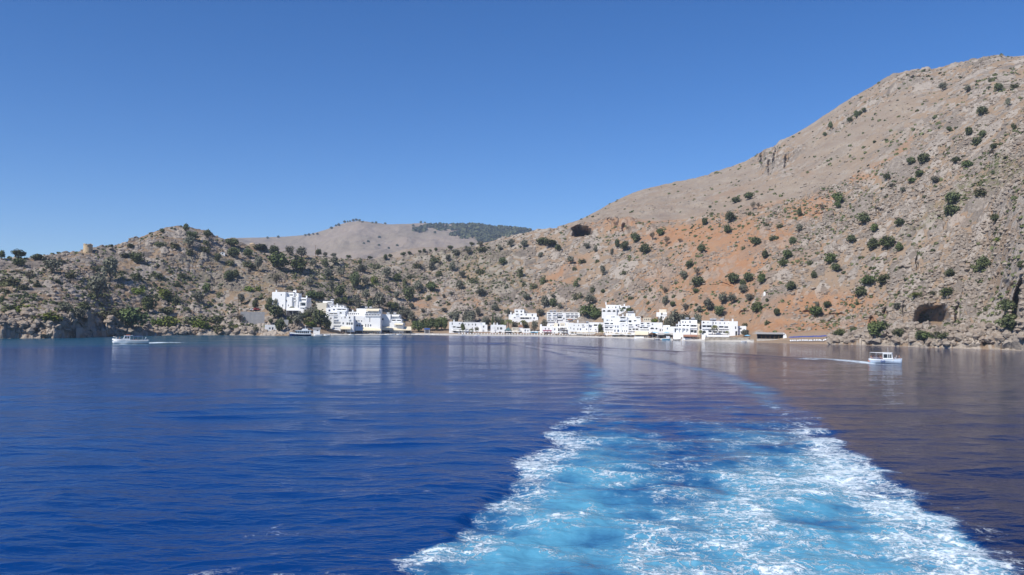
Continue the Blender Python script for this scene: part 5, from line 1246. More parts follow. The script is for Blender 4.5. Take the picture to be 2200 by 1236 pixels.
# ---------------------------------------------------------------- plants
def leaf_cloud(blobs, n, size, seed, flat=.0, shell=.55):
    """small leaf sprays spread through a crown made of several lobes; blobs (x, y, z, rx, ry, rz)"""
    g = np.random.default_rng(seed)
    B = np.array(blobs, float)
    vol = (B[:, 3] * B[:, 4] * B[:, 5]) ** .7; k = g.choice(len(B), n, p=vol / vol.sum())
    d = g.normal(size=(n, 3)); d /= np.linalg.norm(d, axis=1)[:, None]
    rad = shell + (1 - shell) * g.random(n) ** .5
    rad *= 1 + .16 * np.sin(d[:, 0] * 7 + k) * np.cos(d[:, 1] * 6 + d[:, 2] * 5)
    c = B[k, :3] + d * B[k, 3:] * rad[:, None]
    nrm = d * .8 + g.normal(size=(n, 3)) * .55 + np.array([0, 0, .35]); nrm /= np.linalg.norm(nrm, axis=1)[:, None]
    u = np.cross(nrm, g.normal(size=(n, 3))); u /= np.linalg.norm(u, axis=1)[:, None]; w = np.cross(nrm, u)
    s = size * (.55 + .9 * g.random(n))[:, None]
    P = np.stack([c - u * s * .5 - w * s * .35, c + u * s * .5 - w * s * .3, c + u * s * .35 + w * s * .4, c - u * s * .4 + w * s * .35], 1)
    P[..., 2] = np.maximum(P[..., 2], flat)
    tint = np.repeat(np.clip(.5 + .35 * np.sin(k * 2.3) + g.normal(size=n) * .22, 0, 1), 4)
    return P.reshape(-1, 3), np.arange(n * 4).reshape(n, 4), tint
def lobes(n, seed, w=1.0, z0=.35, z1=1.0, flat=False):
    """lobes filling a crown one unit wide between heights z0 and z1"""
    g = random.Random(seed); out = []
    for i in range(n):
        a = 6.2832 * i / n + g.uniform(-.5, .5); rr = g.uniform(.1, .33) if i else 0
        hz = (z1 - z0)
        z = z0 + hz * g.uniform(.32, .72) if i else z0 + hz * .55
        r = g.uniform(.15, .23); vr = g.uniform(.20, .30) * hz
        z = min(max(z, z0 + vr * .8), z1 - vr)
        out.append((rr * math.cos(a) * w, rr * math.sin(a) * w, z, r * w * 1.1, r * w * 1.1, vr))
    out.append((0, 0, z0 + hz * .52, .31 * w, .31 * w, .46 * hz))
    return out
def crown_mesh(name, kind, seed):
    if kind == 'evergreen': b = lobes(12, seed, 1.0, .07, 1.0); v, f, t = leaf_cloud(b, 950, .085, seed); m = 'leaf_r'
    elif kind == 'green': b = lobes(12, seed, 1.0, .06, 1.0); v, f, t = leaf_cloud(b, 900, .085, seed); m = 'leaf_g'
    elif kind == 'olive': b = lobes(14, seed, 1.02, .12, 1.0); v, f, t = leaf_cloud(b, 760, .078, seed, shell=.35); m = 'leaf_o'
    elif kind == 'dry': b = lobes(12, seed, 1.0, .25, 1.0); v, f, t = leaf_cloud(b, 420, .06, seed, shell=.3); m = 'leaf_d'
    elif kind in ('shrub', 'bright'):
        g = random.Random(seed); b = [(g.uniform(-.34, .34), g.uniform(-.3, .3), g.uniform(.1, .3), g.uniform(.16, .27), g.uniform(.16, .27), g.uniform(.3, .66)) for _ in range(11)]
        v, f, t = leaf_cloud(b, 620, .10, seed, flat=-.25); m = 'leaf_b' if kind == 'shrub' else 'leaf_l'
    me = raw_mesh(name, v, f, [M[m]], False, t)
    return me
def trunk_mesh(kind, seed):
    g = random.Random(seed); mb = MB()
    top = (g.uniform(-.06, .06), g.uniform(-.06, .06), .42)
    mb.tube([(0, 0, -.35), (.01, 0, .1), (top[0] * .6, top[1] * .6, .25), top], [.045, .038, .03, .02], 7)
    for i in range(5):
        a = i * 1.257 + g.uniform(-.4, .4); e = (.28 * math.cos(a), .28 * math.sin(a), g.uniform(.5, .75))
        z = g.uniform(.16, .36)
        mb.tube([(top[0] * z, top[1] * z, z), (e[0] * .5, e[1] * .5, z + .17), e], [.024, .016, .007], 5)
    return mb.mesh('trunk', [M['bark']])
CROWN = {k: [crown_mesh('crown', k, 900 + 31 * i + len(k)) for i in range(5)] for k in ('evergreen', 'green', 'olive', 'dry', 'shrub', 'bright')}
TRUNK = [trunk_mesh('t', 50 + i) for i in range(5)]
def palm_mesh(seed):
    g = random.Random(seed); V = []; Fc = []; T = []
    for i in range(34):
        a = i * 2.39996; up = g.uniform(-.35, 1.0); L = g.uniform(.42, .52)
        pts = []
        for k in range(6):
            t = k / 5
            pts.append(Vector((math.cos(a) * L * t * math.cos(up * .9), math.sin(a) * L * t * math.cos(up * .9), .82 + L * (math.sin(up) * t * .55 - .55 * t * t))))
        side = Vector((-math.sin(a), math.cos(a), 0))
        for k in range(5):
            w0, w1 = .055 * (1 - abs(k / 5 - .35)), .055 * (1 - abs((k + 1) / 5 - .35))
            for s in (-1, 1):
                n0 = len(V)
                V += [pts[k], pts[k] + side * s * w0 - Vector((0, 0, .03)), pts[k + 1] + side * s * w1 - Vector((0, 0, .03)), pts[k + 1]]
                Fc.append((n0, n0 + 1, n0 + 2, n0 + 3)); T += [g.random()] * 4
    return raw_mesh('crown', np.array([tuple(v) for v in V]), np.array(Fc), [M['palm']], False, np.array(T))
PALM = [palm_mesh(s) for s in (1, 2)]
ptb = MB(); ptb.tube([(0, 0, -.3), (.01, 0, .3), (-.005, .01, .6), (0, 0, .84)], [.05, .036, .032, .04], 8); PTRUNK = ptb.mesh('trunk', [M['bark']])
cb = [(0, 0, .08 + .92 * i / 13, .30 * (1 - (i / 13.5) ** 2) + .06, .30 * (1 - (i / 13.5) ** 2) + .06, .09) for i in range(14)]
_v, _f, _t = leaf_cloud(cb, 700, .10, 77); CYP = raw_mesh('crown', _v, _f, [M['leaf_r']], False, _t)

LM = [('the broken round tower', 185, 530, 1), ('the rocky headland summit', 392, 500, 1), ('the speeding white motorboat', 283, 728, 1), ('the grey retaining wall', 543, 678, 1), ('the highest white hotel', 620, 645, 1), ('the terraced hotel complex', 780, 690, 1.2),
    ('the vine covered beach house', 1005, 704, 1), ('the villa of stacked terraces', 1125, 678, 1), ('the long apartment block', 1210, 681, 1), ('the arcaded white house', 1325, 667, 1), ('the small white house among olives', 1425, 676, 1), ('the three storey waterfront hotel', 1545, 705, 1),
    ('the dark beach shelter', 1657, 722, 1), ('the big shore cave', 2002, 674, 1), ('the overhang on the crest', 1250, 498, 1), ('the long orange scree streak', 1940, 325, 1), ('the white hillside shrine', 1643, 630, 1), ('the dark shore buttress', 2180, 650, 1), ('the dark skyline crags', 1660, 345, 1),
    ('the orange earth slide', 1560, 570, 1), ('the green strip of grass', 2130, 395, 1), ('the dark slanting cleft', 1890, 450, 1), ('the shadowed headland cove', 210, 695, 1), ('the domed stone chapel', 539, 528, 1), ('the saddle under the far mountain', 830, 560, 1), ('the rock face over the village', 1050, 600, 1), ('the mountain top', 2140, 130, 1), ('the navy parasol row', 1737, 732, 1), ('the orange crest ledge', 1450, 472, 1), ('the grey boulder slope', 1850, 540, 1)]
LOOK_ = {'evergreen': 'dark rounded tree', 'green': 'fresh green tree', 'olive': 'greyish airy tree', 'dry': 'thin brownish tree', 'shrub': 'dull green shrub', 'bright': 'bright green shrub', 'palm': 'feathery palm tree', 'cypress': 'narrow dark cypress'}
NM = {'evergreen': 'evergreen_tree', 'green': 'green_tree', 'olive': 'olive_tree', 'dry': 'dry_tree', 'shrub': 'shrub', 'bright': 'bright_shrub', 'palm': 'palm_tree', 'cypress': 'cypress_tree'}
ORD = [''] + [', ' + q + ' out' for q in 'second third fourth fifth sixth seventh eighth ninth tenth eleventh twelfth thirteenth fourteenth fifteenth'.split()]
K_ = {'r': 'evergreen', 'g': 'green', 'o': 'olive', 'd': 'dry', 's': 'shrub', 'b': 'bright', 'p': 'palm', 'c': 'cypress'}
PLANTS = []
def plants(x0, y0, s, spec):
    for e in spec.split():
        q = e.split(','); k = q[4]
        PLANTS.append((x0 + float(q[0]) / s, y0 + float(q[1]) / s, float(q[2]) / s, float(q[3]) / s, K_[k], float(q[5]) if len(q) > 5 else None))
# readings: column, foot, width, height, kind, (metres inland)
plants(0, 460, 3.929, '''10,385,50,65,r 155,372,115,62,r 165,443,110,60,r 318,390,105,48,r 435,500,165,120,o 145,497,110,30,s 70,605,170,75,s 250,590,90,95,d 210,630,90,40,s 315,612,85,38,s 40,660,90,40,s 570,537,110,48,s
525,412,80,25,s 480,577,85,28,s 930,570,165,175,o 815,475,90,42,s 820,720,165,190,o 1155,420,125,90,r 1070,358,120,34,s 1145,537,100,45,s 1035,498,75,25,s 1010,622,90,32,s 1315,525,115,38,s 1170,672,120,60,b 1395,712,170,100,b
1250,835,130,130,g 1485,755,85,65,s 1500,610,60,40,s 1535,527,80,40,s 1595,335,100,50,s 1100,285,60,35,r 1370,158,50,38,r 1570,148,60,60,r 1630,215,110,65,r 1750,200,80,60,r 1600,285,100,90,o 1360,268,100,40,s 1470,280,110,45,s
1740,250,70,35,s 1720,312,120,55,s 1960,275,130,70,r 1980,370,130,85,r 1835,405,70,70,r 1945,430,90,55,s 2100,440,110,50,s 1925,565,110,85,r 1985,540,80,65,r 2100,650,100,50,b 2180,650,60,55,b 1740,655,80,70,g 1855,695,55,45,s
1670,750,110,85,o 2035,765,80,85,o 2150,805,70,80,r 2025,915,85,65,d 195,830,180,75,b 380,890,200,70,b 90,825,150,75,s 15,770,40,70,r 530,770,85,40,s 560,830,120,70,o 710,830,110,80,r 660,900,150,90,o 850,765,65,35,s
960,900,200,110,s 1110,965,260,160,g 1310,930,130,60,b 1440,950,180,100,b 1410,835,140,65,s 1580,822,80,45,s 1640,940,200,100,s 1700,965,160,75,b 1835,905,130,70,s 1860,985,190,70,s 1975,965,90,35,b 2160,990,80,45,s''')
plants(400, 470, 4.4, '''590,365,110,80,r 700,300,160,60,r 840,340,120,80,r 980,345,110,80,o 1090,370,130,105,o 870,480,260,150,g 680,500,110,130,o 560,455,110,55,s 1060,510,210,140,g 1245,350,75,65,r 1315,360,60,45,o 1395,362,70,40,o 1540,362,60,30,r
1735,375,60,30,r 1195,455,90,70,o 1400,440,90,85,o 1340,570,110,105,o 1465,555,100,100,o 1590,660,140,150,r 1660,515,130,80,o 1690,640,90,90,o 1170,640,90,80,o 850,640,120,120,d 980,670,70,50,s 1080,670,60,40,s 585,690,120,60,b 690,700,90,90,b
1450,740,150,110,r 1450,840,130,90,r 1370,680,80,90,o 1780,600,90,70,b 1990,600,90,80,g 1900,570,110,110,o 1910,670,80,45,s 2100,790,140,150,r 1990,770,80,80,o 1820,860,150,160,o 1700,780,110,110,o 1610,840,100,120,o 1970,870,110,80,r
2080,940,140,80,o 1200,760,160,80,g 1280,770,110,80,g 530,820,80,90,o 650,870,90,90,r 840,940,190,120,r 810,830,90,80,r 880,1060,130,110,r 1050,1010,160,110,o 1180,1020,150,60,b 1270,1040,190,170,r 1340,1060,90,110,r 1180,935,150,90,o''')
plants(540, 440, 3.333, '''995,370,45,25,r 958,395,40,40,r 1090,365,50,30,r 1130,358,40,25,r 1205,345,30,20,r 1238,343,30,30,r 1280,338,35,22,r 1320,335,35,28,r 1425,320,60,30,r 1577,280,40,28,r 1640,300,50,40,o 1550,350,50,50,o 1465,365,90,45,o 1310,408,90,45,s
1410,408,60,50,o 1190,445,70,40,s 1440,480,70,65,o 1345,510,80,35,s 1145,530,100,35,s 1655,325,90,30,s 1780,335,40,45,o 1860,305,60,60,o 1955,305,60,55,o 2080,290,100,55,r 2150,300,110,50,r 1640,490,70,45,s 1580,560,70,45,s 1490,610,80,70,o
1290,620,110,70,g 1200,640,80,100,o 1925,510,50,70,s 2020,600,50,45,s 2090,560,60,60,s 1640,655,80,60,o''')
plants(1160, 380, 4.074, '''410,628,65,50,o 485,660,40,50,o 675,625,55,80,r 745,650,85,85,r 830,580,90,90,r 915,677,100,90,r 985,555,70,70,d 1055,515,75,60,g 1110,600,60,75,d 1440,425,60,65,r 1670,402,90,90,r 1638,498,70,75,r 1418,670,80,80,r
1885,607,95,75,r 1968,718,60,75,r 1310,802,80,70,r 1260,903,75,80,o 1377,870,70,75,d 1375,965,115,95,r 1365,1022,60,45,g 1692,942,105,100,r 1828,920,90,80,r 1940,940,80,85,g 1775,960,60,60,r 1775,1025,85,80,o 1710,230,80,55,r 1828,200,100,65,r
1490,275,30,25,r 1505,332,35,35,s 1865,295,50,75,d 1912,285,35,60,d 1838,335,35,30,s 550,870,60,90,o 370,750,80,35,s 315,960,60,75,s 300,815,40,40,s 465,1000,50,50,s 735,850,70,30,s 500,750,40,30,s 435,1130,100,110,o 115,1145,75,80,r 40,1155,90,110,o
175,1160,40,60,o 440,1230,200,110,g 1095,1025,60,60,d 1095,1140,70,90,o 1160,1135,60,45,r 1175,1055,50,30,s 965,1000,40,35,s 945,1115,40,30,s 795,1070,40,30,s 1270,1175,70,70,d 1475,1175,100,110,o 1600,1120,90,100,o 1675,1120,80,100,o 1395,1190,60,60,o
1835,1085,80,60,o 1895,1200,90,100,g 2072,1218,65,65,r 1570,1222,90,90,r 1775,640,40,40,s 1225,580,50,40,d 2050,545,80,35,s 1985,430,45,30,s 2110,440,60,35,s 630,700,40,70,o''')
plants(1660, 100, 4.074, '''508,725,40,65,r 672,670,50,50,r 730,635,40,70,r 765,600,40,35,r 800,575,35,40,r 458,785,35,35,r 1915,305,40,35,s 1980,388,65,60,r 2118,365,80,45,s 2060,530,45,70,o 1838,605,80,75,r 1705,405,55,60,o 1485,390,60,70,o 1545,747,45,45,r
1715,782,60,70,r 1838,805,50,65,r 1778,880,70,75,r 1940,903,60,50,r 1918,955,45,50,d 2107,738,35,55,r 1212,1035,70,65,r 1325,1030,90,90,r 1610,1022,75,50,r 1708,1062,85,60,g 1000,1172,55,55,r 1288,1140,75,55,g 1220,1195,70,45,g 1420,1200,60,60,o''')
plants(1660, 380, 4.074, '''575,235,95,90,g 570,280,60,60,g 235,350,45,75,r 425,300,40,60,d 235,490,60,75,o 180,600,70,75,r 130,725,90,80,g 90,790,60,70,g 160,1000,90,85,r 800,418,105,95,r 890,485,70,70,g 1115,432,90,60,r 1580,245,115,100,r 1565,345,115,95,r
1555,170,50,35,r 1950,400,70,75,r 1815,155,110,55,s 690,575,80,65,r 875,645,95,100,r 1000,635,130,105,g 1105,655,60,75,g 505,765,110,90,g 555,830,80,70,r 360,890,50,65,r 330,770,50,50,s 835,950,120,80,g 965,950,100,85,r 770,1058,105,90,r
1520,1055,100,80,g 1265,1035,90,30,b 1400,1025,60,25,s 1840,825,100,110,r 1550,880,75,70,r 2180,810,60,60,r 2060,1205,110,110,r 390,1135,35,45,o 475,1150,65,60,r 740,1125,30,35,r 380,1230,120,95,g 1085,1170,70,60,o 1870,1175,50,35,s 780,715,60,25,b
1330,185,50,25,s 1045,100,60,35,o 1140,140,50,45,o 1980,545,60,30,b''')
plants(1590, 600, 3.607, '''768,447,80,60,g 877,425,55,55,r 1062,455,150,125,g 1225,465,90,75,r 1400,480,75,80,r 1450,475,110,60,g 1590,478,100,60,r 1530,430,90,30,s 1910,250,50,30,s 2080,290,110,110,r 2100,400,150,120,r 40,445,70,55,o 40,362,40,35,s 205,350,35,30,s 75,165,70,50,o 600,208,35,35,s 910,205,30,35,s 1495,392,50,35,s''')
plants(940, 620, 6.47, '''-130,585,260,170,g -10,590,170,170,g 60,580,200,190,g,30 250,470,150,150,o,40 400,430,120,140,o,45 470,440,160,130,o,44 560,400,90,140,o 680,500,110,110,o,40 765,505,60,150,c,40 840,505,150,130,o,44 980,380,110,90,o 95,330,130,60,o 790,310,110,90,o
1430,390,130,110,o 1480,520,120,90,o,32 1350,590,80,60,d,26 985,530,150,130,p,26 1190,530,140,120,p,26 1350,520,110,70,o,30 2080,425,150,140,g 2200,430,150,120,g 355,560,90,70,g,14 470,610,80,55,r,12 545,600,60,70,o,12 215,400,200,80,o''')
plants(1250, 620, 5.79, '''1060,470,90,80,o,34 1150,455,200,190,o,36 1290,450,170,150,o,36 1440,470,120,160,o,38 1655,560,85,135,p,11 2030,600,120,95,o,12 500,300,110,55,g 590,295,90,55,g 930,412,90,50,b 1810,560,60,50,p,12 1480,560,50,60,p,11 255,555,50,45,p,10''')
plants(660, 640, 9.565, '''30,470,120,110,p,34 1700,420,150,140,o,40 1900,400,190,150,o,50 2150,440,180,170,o,46 1280,190,160,160,r,60 1050,200,120,120,o,60 1500,250,150,130,o,55''')
plants(570, 615, 10.746, '''610,520,110,110,p,40 360,500,90,190,r 1150,560,150,130,o,36 850,800,200,150,g 700,850,160,130,o 1040,990,160,130,b''')
plants(570, 615, 10.746, '''250,480,150,200,o 90,430,170,170,o 40,560,160,150,r 230,640,220,180,r 330,720,200,170,r 500,700,180,150,o 640,740,200,160,o 800,720,180,140,o 950,760,200,170,r 1100,760,170,150,o 1190,850,150,150,r 560,880,170,170,g 760,930,180,130,r 930,900,150,130,g 1230,470,120,110,o 1020,560,140,110,o 120,860,130,110,r 320,1020,190,190,r,14 470,1000,120,150,o,13''')
plants(540, 580, 5.238, '''1880,690,200,130,g,16 2020,690,180,140,g,18 2140,690,150,120,o,16''')
plants(1285, 645, 13.333, '''150,490,140,110,g 290,475,120,80,o 430,430,120,80,g 1950,640,190,110,o,36 1800,620,150,110,o,36 1250,520,110,80,d 1560,620,120,90,g,30 680,330,230,120,g 60,470,120,150,g 1650,560,180,110,g 2120,600,200,180,o,36''')
plants(950, 680, 10, '''560,150,240,140,o,40 900,170,140,150,o,36 250,110,260,130,o,46 60,250,150,190,g,26 1180,170,170,150,o,40 1300,200,100,120,g,34 1420,200,140,130,d,30 1560,230,160,120,o,30 1800,240,150,110,o,30 2000,270,130,130,g,26 1930,330,110,70,d,16''')
plants(660, 640, 9.565, '''2050,330,170,120,o 1950,300,170,130,o 2140,250,170,130,o 1840,260,160,130,o 1700,210,170,140,r 1420,200,170,150,r 1560,160,180,150,o 1330,120,160,130,o 900,150,150,130,r 760,120,160,130,g 1990,560,150,110,o,60 2170,520,150,140,g,50''')
plants(1160, 660, 13.75, '''1640,590,130,80,r,28 1780,590,150,100,r,28 1850,770,90,90,d,13 130,540,150,200,o,34''')

# the thin olive groves that climb the saddle: one by one, wherever the tracing left room
_g = random.Random(17)
for (xa, xb, ya, yb, n) in [(560, 1010, 560, 690, 26), (600, 720, 640, 706, 18), (860, 1000, 640, 705, 14), (1000, 1300, 520, 660, 12)]:
    for _ in range(n):
        x, y = _g.uniform(xa, xb), _g.uniform(ya, yb)
        if y < 540 + abs(x - 830) * -.03 + (12 if x < 900 else 0): continue
        if any(abs(x - p[0]) < .55 * (p[2] + 16) * .8 and abs(y - p[1]) < 9 for p in PLANTS): continue
        if any(abs(x - (578 + 320 * (k == 1))) < 0 for k in (0, 1)): continue
        w = _g.uniform(9, 20); PLANTS.append((x, y, w, w * _g.uniform(.75, 1.0), _g.choice(['olive', 'olive', 'olive', 'evergreen', 'shrub']), None))
placed = []
rr = random.Random(5)
seen = []
for (px, py, w_, h_, kind, dr) in PLANTS:
    if any(abs(px - a) < .30 * min(w_, b) and abs(py - c) < 6 for a, b, c in seen): continue
    seen.append((px, w_, py))
    if dr is not None:
        a = look(px, 700)[0]; r = shore_r(px) + dr; loc = Vector((r * math.sin(a), r * math.cos(a), ground_r(a, r))); topz = H + look(px, py - h_)[1] * r
        hm = max(topz - loc.z, 1.5)
    else:
        loc, a, r = hit(px, py)
        hm = h_ / F * r * 1.03
    if kind not in ('palm', 'cypress'): hm *= 1.10
    wm = w_ / F * r / math.cos(a) * ((1.08 if px > 1000 else .92) if kind not in ('palm', 'cypress') else 1)
    placed.append([px, py, w_, h_, kind, loc, a, r, wm, hm])
# a description of each: what it looks like and where it stands from the next landmark
def describe(p):
    px, py = p[0], p[1] - p[3] * .5
    L = min(LM, key=lambda l: math.hypot((px - l[1]), (py - l[2]) * 1.6) / l[3])
    dx, dy = px - L[1], py - L[2]
    if abs(dx) < 16 and abs(dy) < 14: d = 'right by'
    elif abs(dx) > abs(dy) * 1.9: d = 'headland side of' if dx < 0 else 'mountain side of'
    elif abs(dy) > abs(dx) * 1.9: d = 'uphill of' if dy < 0 else 'downhill of'
    else: d = ('uphill and headland side of' if dx < 0 else 'uphill and mountain side of') if dy < 0 else ('downhill and headland side of' if dx < 0 else 'downhill and mountain side of')
    return (LOOK_[p[4]] + ' ' + d + ' ' + L[0]), math.hypot(dx, dy)
bykey = {}
for p in placed:
    k, d = describe(p); bykey.setdefault(k, []).append((d, p))
for k, v in bykey.items():
    v.sort(key=lambda e: e[0])
    for i, (d, p) in enumerate(v): p.append(k + (ORD[i] if i < len(ORD) else ', far out'))
for p in placed:
    px, py, w_, h_, kind, loc, a, r, wm, hm, lab = p
    tree = kind in ('evergreen', 'green', 'olive', 'dry', 'palm', 'cypress')
    loc = loc - Vector((0, 0, .15)); rz = rr.uniform(0, 6.28)
    grp = 'trees on the hillsides' if tree else 'shrubs on the hillsides'
    cat = 'tree' if tree else 'shrub'
    i = rr.randrange(5)
    if kind == 'palm':
        root = empty('palm_tree', loc, rz, (max(wm, hm * .55), max(wm, hm * .55), hm)); put('trunk', PTRUNK, root); put('crown', PALM[i % 2], root)
    elif kind == 'cypress':
        root = empty('cypress_tree', loc, rz, (wm, wm, hm)); put('trunk', PTRUNK, root); put('crown', CYP, root)
    elif tree and min(w_, h_) > 8:
        root = empty(NM[kind], loc, rz, (wm, wm, hm)); put('trunk', TRUNK[i], root); put('crown', CROWN[kind][i], root)
    else:
        root = put(NM[kind], CROWN[kind][i], None, loc, rz, (wm, wm, hm))
    tag(root, lab, cat, grp)
print('PLANTS', len(placed))

# ---------------------------------------------------------------- loose rock and scrub: past counting
HR = np.array(HOUSE_RECTS)
def scatter(n, weight, seed):
    g = np.random.default_rng(seed)
    i = g.integers(5, TR.shape[0] - 16, n * 8); j = g.integers(60, NA - 60, n * 8)
    keep = g.random(n * 8) < weight[i, j]
    i, j = i[keep][:n], j[keep][:n]
    return i, j, g
wv = np.gradient(PYf, axis=0); wv = np.clip(-wv, 0, 3) / 3          # even over the slopes as they stand, fewer on the flats
okbuild = np.ones_like(PX)
for (px, py, r, D) in HOUSE_RECTS:
    okbuild *= 1 - ((np.abs(PX - px) < 26) & (TR > r - 30) & (TR < r + D)).astype(float)
ICO = []
t = (1 + 5 ** .5) / 2
ICO = np.array([(-1, t, 0), (1, t, 0), (-1, -t, 0), (1, -t, 0), (0, -1, t), (0, 1, t), (0, -1, -t), (0, 1, -t), (t, 0, -1), (t, 0, 1), (-t, 0, -1), (-t, 0, 1)], float); ICO /= np.linalg.norm(ICO[0])
IF = np.array([(0, 11, 5), (0, 5, 1), (0, 1, 7), (0, 7, 10), (0, 10, 11), (1, 5, 9), (5, 11, 4), (11, 10, 2), (10, 7, 6), (7, 1, 8), (3, 9, 4), (3, 4, 2), (3, 2, 6), (3, 6, 8), (3, 8, 9), (4, 9, 5), (2, 4, 11), (6, 2, 10), (8, 6, 7), (9, 8, 1)])
rockw = np.clip((np.maximum(ROCKY, .3 * (TS > 4)) * (.35 + .65 * patch) * (1 - .5 * ORANGE)) * okbuild * np.where(TS > 1.05, 1, .0) * np.clip(wv * 3, .1, 1) * np.where(TS > 4, .9, 1), 0, 1) * np.where(TS < 1.9, np.where((PX < 640) | (PX > 1780), 1, .1), 1)
rockw = rockw * (back < 1.5) * (1 - .55 * LEFT * (TS > 2)) * sst(-.35, .35, fbm(TX / 18, TY / 18, 4, 605) + .25 * (PX > 1700))
i, j, g = scatter(38000, rockw, 5)
n = len(i)
s = .22 + .95 * g.random(n) ** 4.5
s *= np.where(TS[i, j] < 2, 1.7, 1.0)
V = ICO[None] * (1 + .55 * (g.random((n, 12, 1)) - .5)) * np.stack([1 + .5 * (g.random(n) - .3), 1 + .5 * (g.random(n) - .3), .62 + .4 * g.random(n)], -1)[:, None, :]
th = g.random(n) * 6.283; c_, s_ = np.cos(th)[:, None], np.sin(th)[:, None]
V = np.stack([V[..., 0] * c_ - V[..., 1] * s_, V[..., 0] * s_ + V[..., 1] * c_, V[..., 2]], -1) * s[:, None, None]
V += np.stack([TX[i, j], TY[i, j], Z[i, j] + s * .15], -1)[:, None, :]
fc = (IF[None] + (np.arange(n) * 12)[:, None, None]).reshape(-1, 3)
o = put('loose_rocks', raw_mesh('loose_rocks', V.reshape(-1, 3), fc, [M['rock']], False, np.repeat(g.random(n), 12))); tag(o, 'pale limestone rubble strewn over the hillsides and shore', 'rocks', kind='stuff')

scrubw = np.clip((.3 + .35 * sst(1150, 500, PX) + .5 * GREEN) * (1 - .85 * SCREE) * okbuild * np.where(TS > 1.7, 1, 0) * (1 - FLAT) * np.clip(wv * 3, .1, 1) * sst(-.3, .4, fbm(TX / 22, TY / 22, 4, 610)), 0, 1)
i, j, g = scatter(11000, scrubw, 9)
n = len(i); q = 13
sz = (.45 + .8 * g.random(n) ** 2.2) * np.where(TS[i, j] > 4, 1.25, 1)
d = g.normal(size=(n, q, 3)); d /= np.linalg.norm(d, axis=-1)[..., None]; d[..., 2] = np.abs(d[..., 2]) * .75
c = np.stack([TX[i, j], TY[i, j], Z[i, j]], -1)[:, None] + d * sz[:, None, None] * (.6 + .4 * g.random((n, q, 1)))
nr = d + .5 * g.normal(size=d.shape); nr /= np.linalg.norm(nr, axis=-1)[..., None]
u = np.cross(nr, g.normal(size=nr.shape)); u /= np.linalg.norm(u, axis=-1)[..., None]; w_ = np.cross(nr, u)
e = sz[:, None, None] * .55
P = np.stack([c - u * e - w_ * e * .7, c + u * e - w_ * e * .6, c + u * e * .7 + w_ * e, c - u * e * .8 + w_ * e * .8], 2)
tn = np.repeat(np.clip(g.random(n)[:, None] * .7 + .3 * g.random((n, q)), 0, 1).ravel(), 4)
o = put('scrub', raw_mesh('scrub', P.reshape(-1, 3), np.arange(n * q * 4).reshape(-1, 4), [M['leaf_b']], False, tn)); tag(o, 'low dry cushion scrub dotted over the slopes', 'scrub', kind='stuff')

# the wood and the lone trees on the far mountain
g = np.random.default_rng(31)
fa = FARA[None, :] * np.ones((FARR.shape[0], 1)); FX, FY = FARR * np.sin(fa), FARR * np.cos(fa); fpx, fpy = project(FX, FY, FARZ)
def in_blobs(x, y, L): return np.max([1 - ((x - a) / b) ** 2 - ((y - c) / d) ** 2 for a, c, b, d in L], axis=0)
nz = fbm(FX / 90, FY / 90, 4, 640)
wood = in_blobs(fpx, fpy, [(1060, 500, 70, 16), (1100, 498, 60, 12), (1000, 490, 40, 8), (1030, 492, 40, 9), (1010, 505, 22, 6)]) + .9 * nz
wood2 = in_blobs(fpx, fpy, [(902, 494, 12, 6), (935, 488, 20, 5), (955, 492, 14, 6), (920, 487, 16, 3)]) + .9 * nz
msk = ((wood + .5 * g.normal(size=wood.shape) > .25) | (wood2 + .3 * g.normal(size=wood.shape) > .3)) & (FARR < 3240)
ii, jj = np.nonzero(msk)
pick = g.choice(len(ii), min(2600, len(ii)), replace=len(ii) < 2600)
ii, jj = ii[pick], jj[pick]; n = len(ii); q = 9
sz = 5.5 + 4.5 * g.random(n)
d = g.normal(size=(n, q, 3)); d /= np.linalg.norm(d, axis=-1)[..., None]; d[..., 2] = d[..., 2] * .6 + .3
base = np.stack([FX[ii, jj] + g.normal(size=n) * 7, FY[ii, jj] + g.normal(size=n) * 10, FARZ[ii, jj] + 1], -1)
c = base[:, None] + d * sz[:, None, None] * .7
nr = d + .5 * g.normal(size=d.shape); nr /= np.linalg.norm(nr, axis=-1)[..., None]; u = np.cross(nr, g.normal(size=nr.shape)); u /= np.linalg.norm(u, axis=-1)[..., None]; w_ = np.cross(nr, u); e = sz[:, None, None] * .5
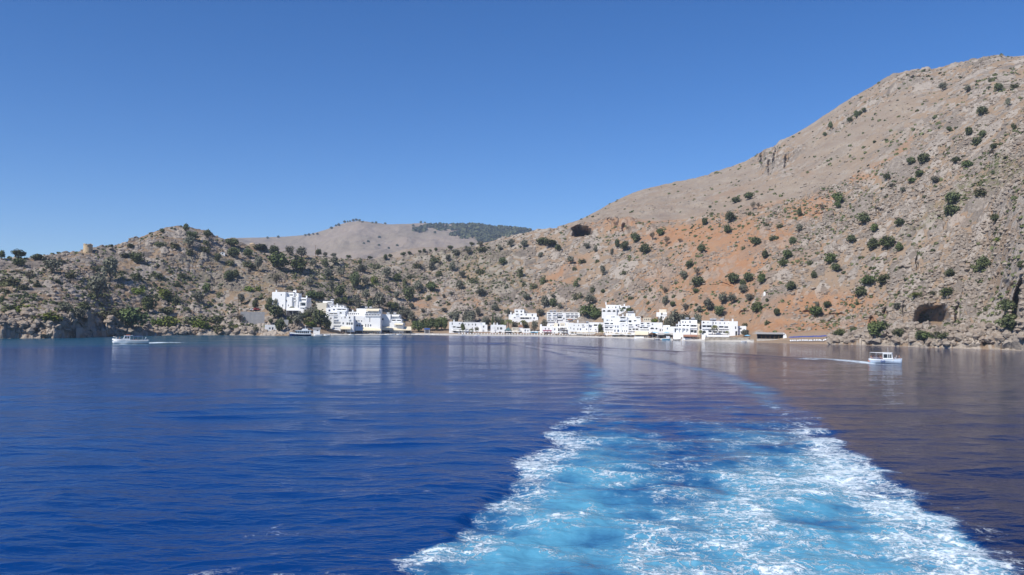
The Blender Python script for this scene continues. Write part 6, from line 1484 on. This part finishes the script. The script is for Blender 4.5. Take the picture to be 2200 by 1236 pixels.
P = np.stack([c - u * e - w_ * e, c + u * e - w_ * e, c + u * e + w_ * e, c - u * e + w_ * e], 2)
o = put('wood', raw_mesh('wood', P.reshape(-1, 3), np.arange(n * q * 4).reshape(-1, 4), [M['leaf_r']], False, np.repeat(g.random(n * q), 4))); tag(o, 'dark evergreen wood spreading over the far mountain shoulder', 'wood', kind='stuff')
FARSP = [(664, 506), (673, 505), (682, 504), (656, 507), (598, 510), (575, 512), (712, 493), (722, 487), (728, 485), (740, 479), (747, 477), (752, 476), (759, 475), (766, 474.5), (772, 475), (779, 478), (800, 480), (808, 480), (828, 478), (782, 524), (791, 522), (815, 512), (835, 536), (814, 529), (853, 530), (904, 479), (913, 478), (945, 480), (960, 481), (888, 488), (887, 492), (934, 502), (975, 494), (993, 503), (1004, 505), (1125, 494), (1140, 495)]
for (px, py) in FARSP:
    a, t = look(px, py); jx = int(np.clip(np.searchsorted(FARA, a), 0, len(FARA) - 1)); s_ = (FARZ[:72, jx] - H) / FARR[:72, jx]; k = np.nonzero(s_ >= t - .0006)[0]; k = k[0] if len(k) else int(np.argmax(s_))
    r = FARR[k, jx]; h_ = rr.uniform(7, 11)
    o = put('distant_tree', CROWN['evergreen'][rr.randrange(5)], None, (r * math.sin(a), r * math.cos(a), FARZ[k, jx] - 1.5), rr.uniform(0, 6), (h_ * 1.2, h_ * 1.2, h_))
    tag(o, 'lone dark speck of a tree on the bare far mountain', 'tree', 'lone trees on the far mountain')

# ---------------------------------------------------------------- the air over the bay
hz = bpy.data.materials.new('haze'); hz.use_nodes = True; t = hz.node_tree
t.nodes.remove(t.nodes['Principled BSDF'])
pv = t.nodes.new('ShaderNodeVolumePrincipled'); pv.inputs['Color'].default_value = (.62, .76, 1, 1); pv.inputs['Density'].default_value = .0001; pv.inputs['Anisotropy'].default_value = 0
t.links.new(pv.outputs[0], t.nodes['Material Output'].inputs['Volume'])
mb = MB(); mb.box(-3000, 3000, -60, 4400, -160, 405); o = mb.build('haze', [hz]); tag(o, 'thin blue sea air over the bay and hills', 'haze', kind='stuff')
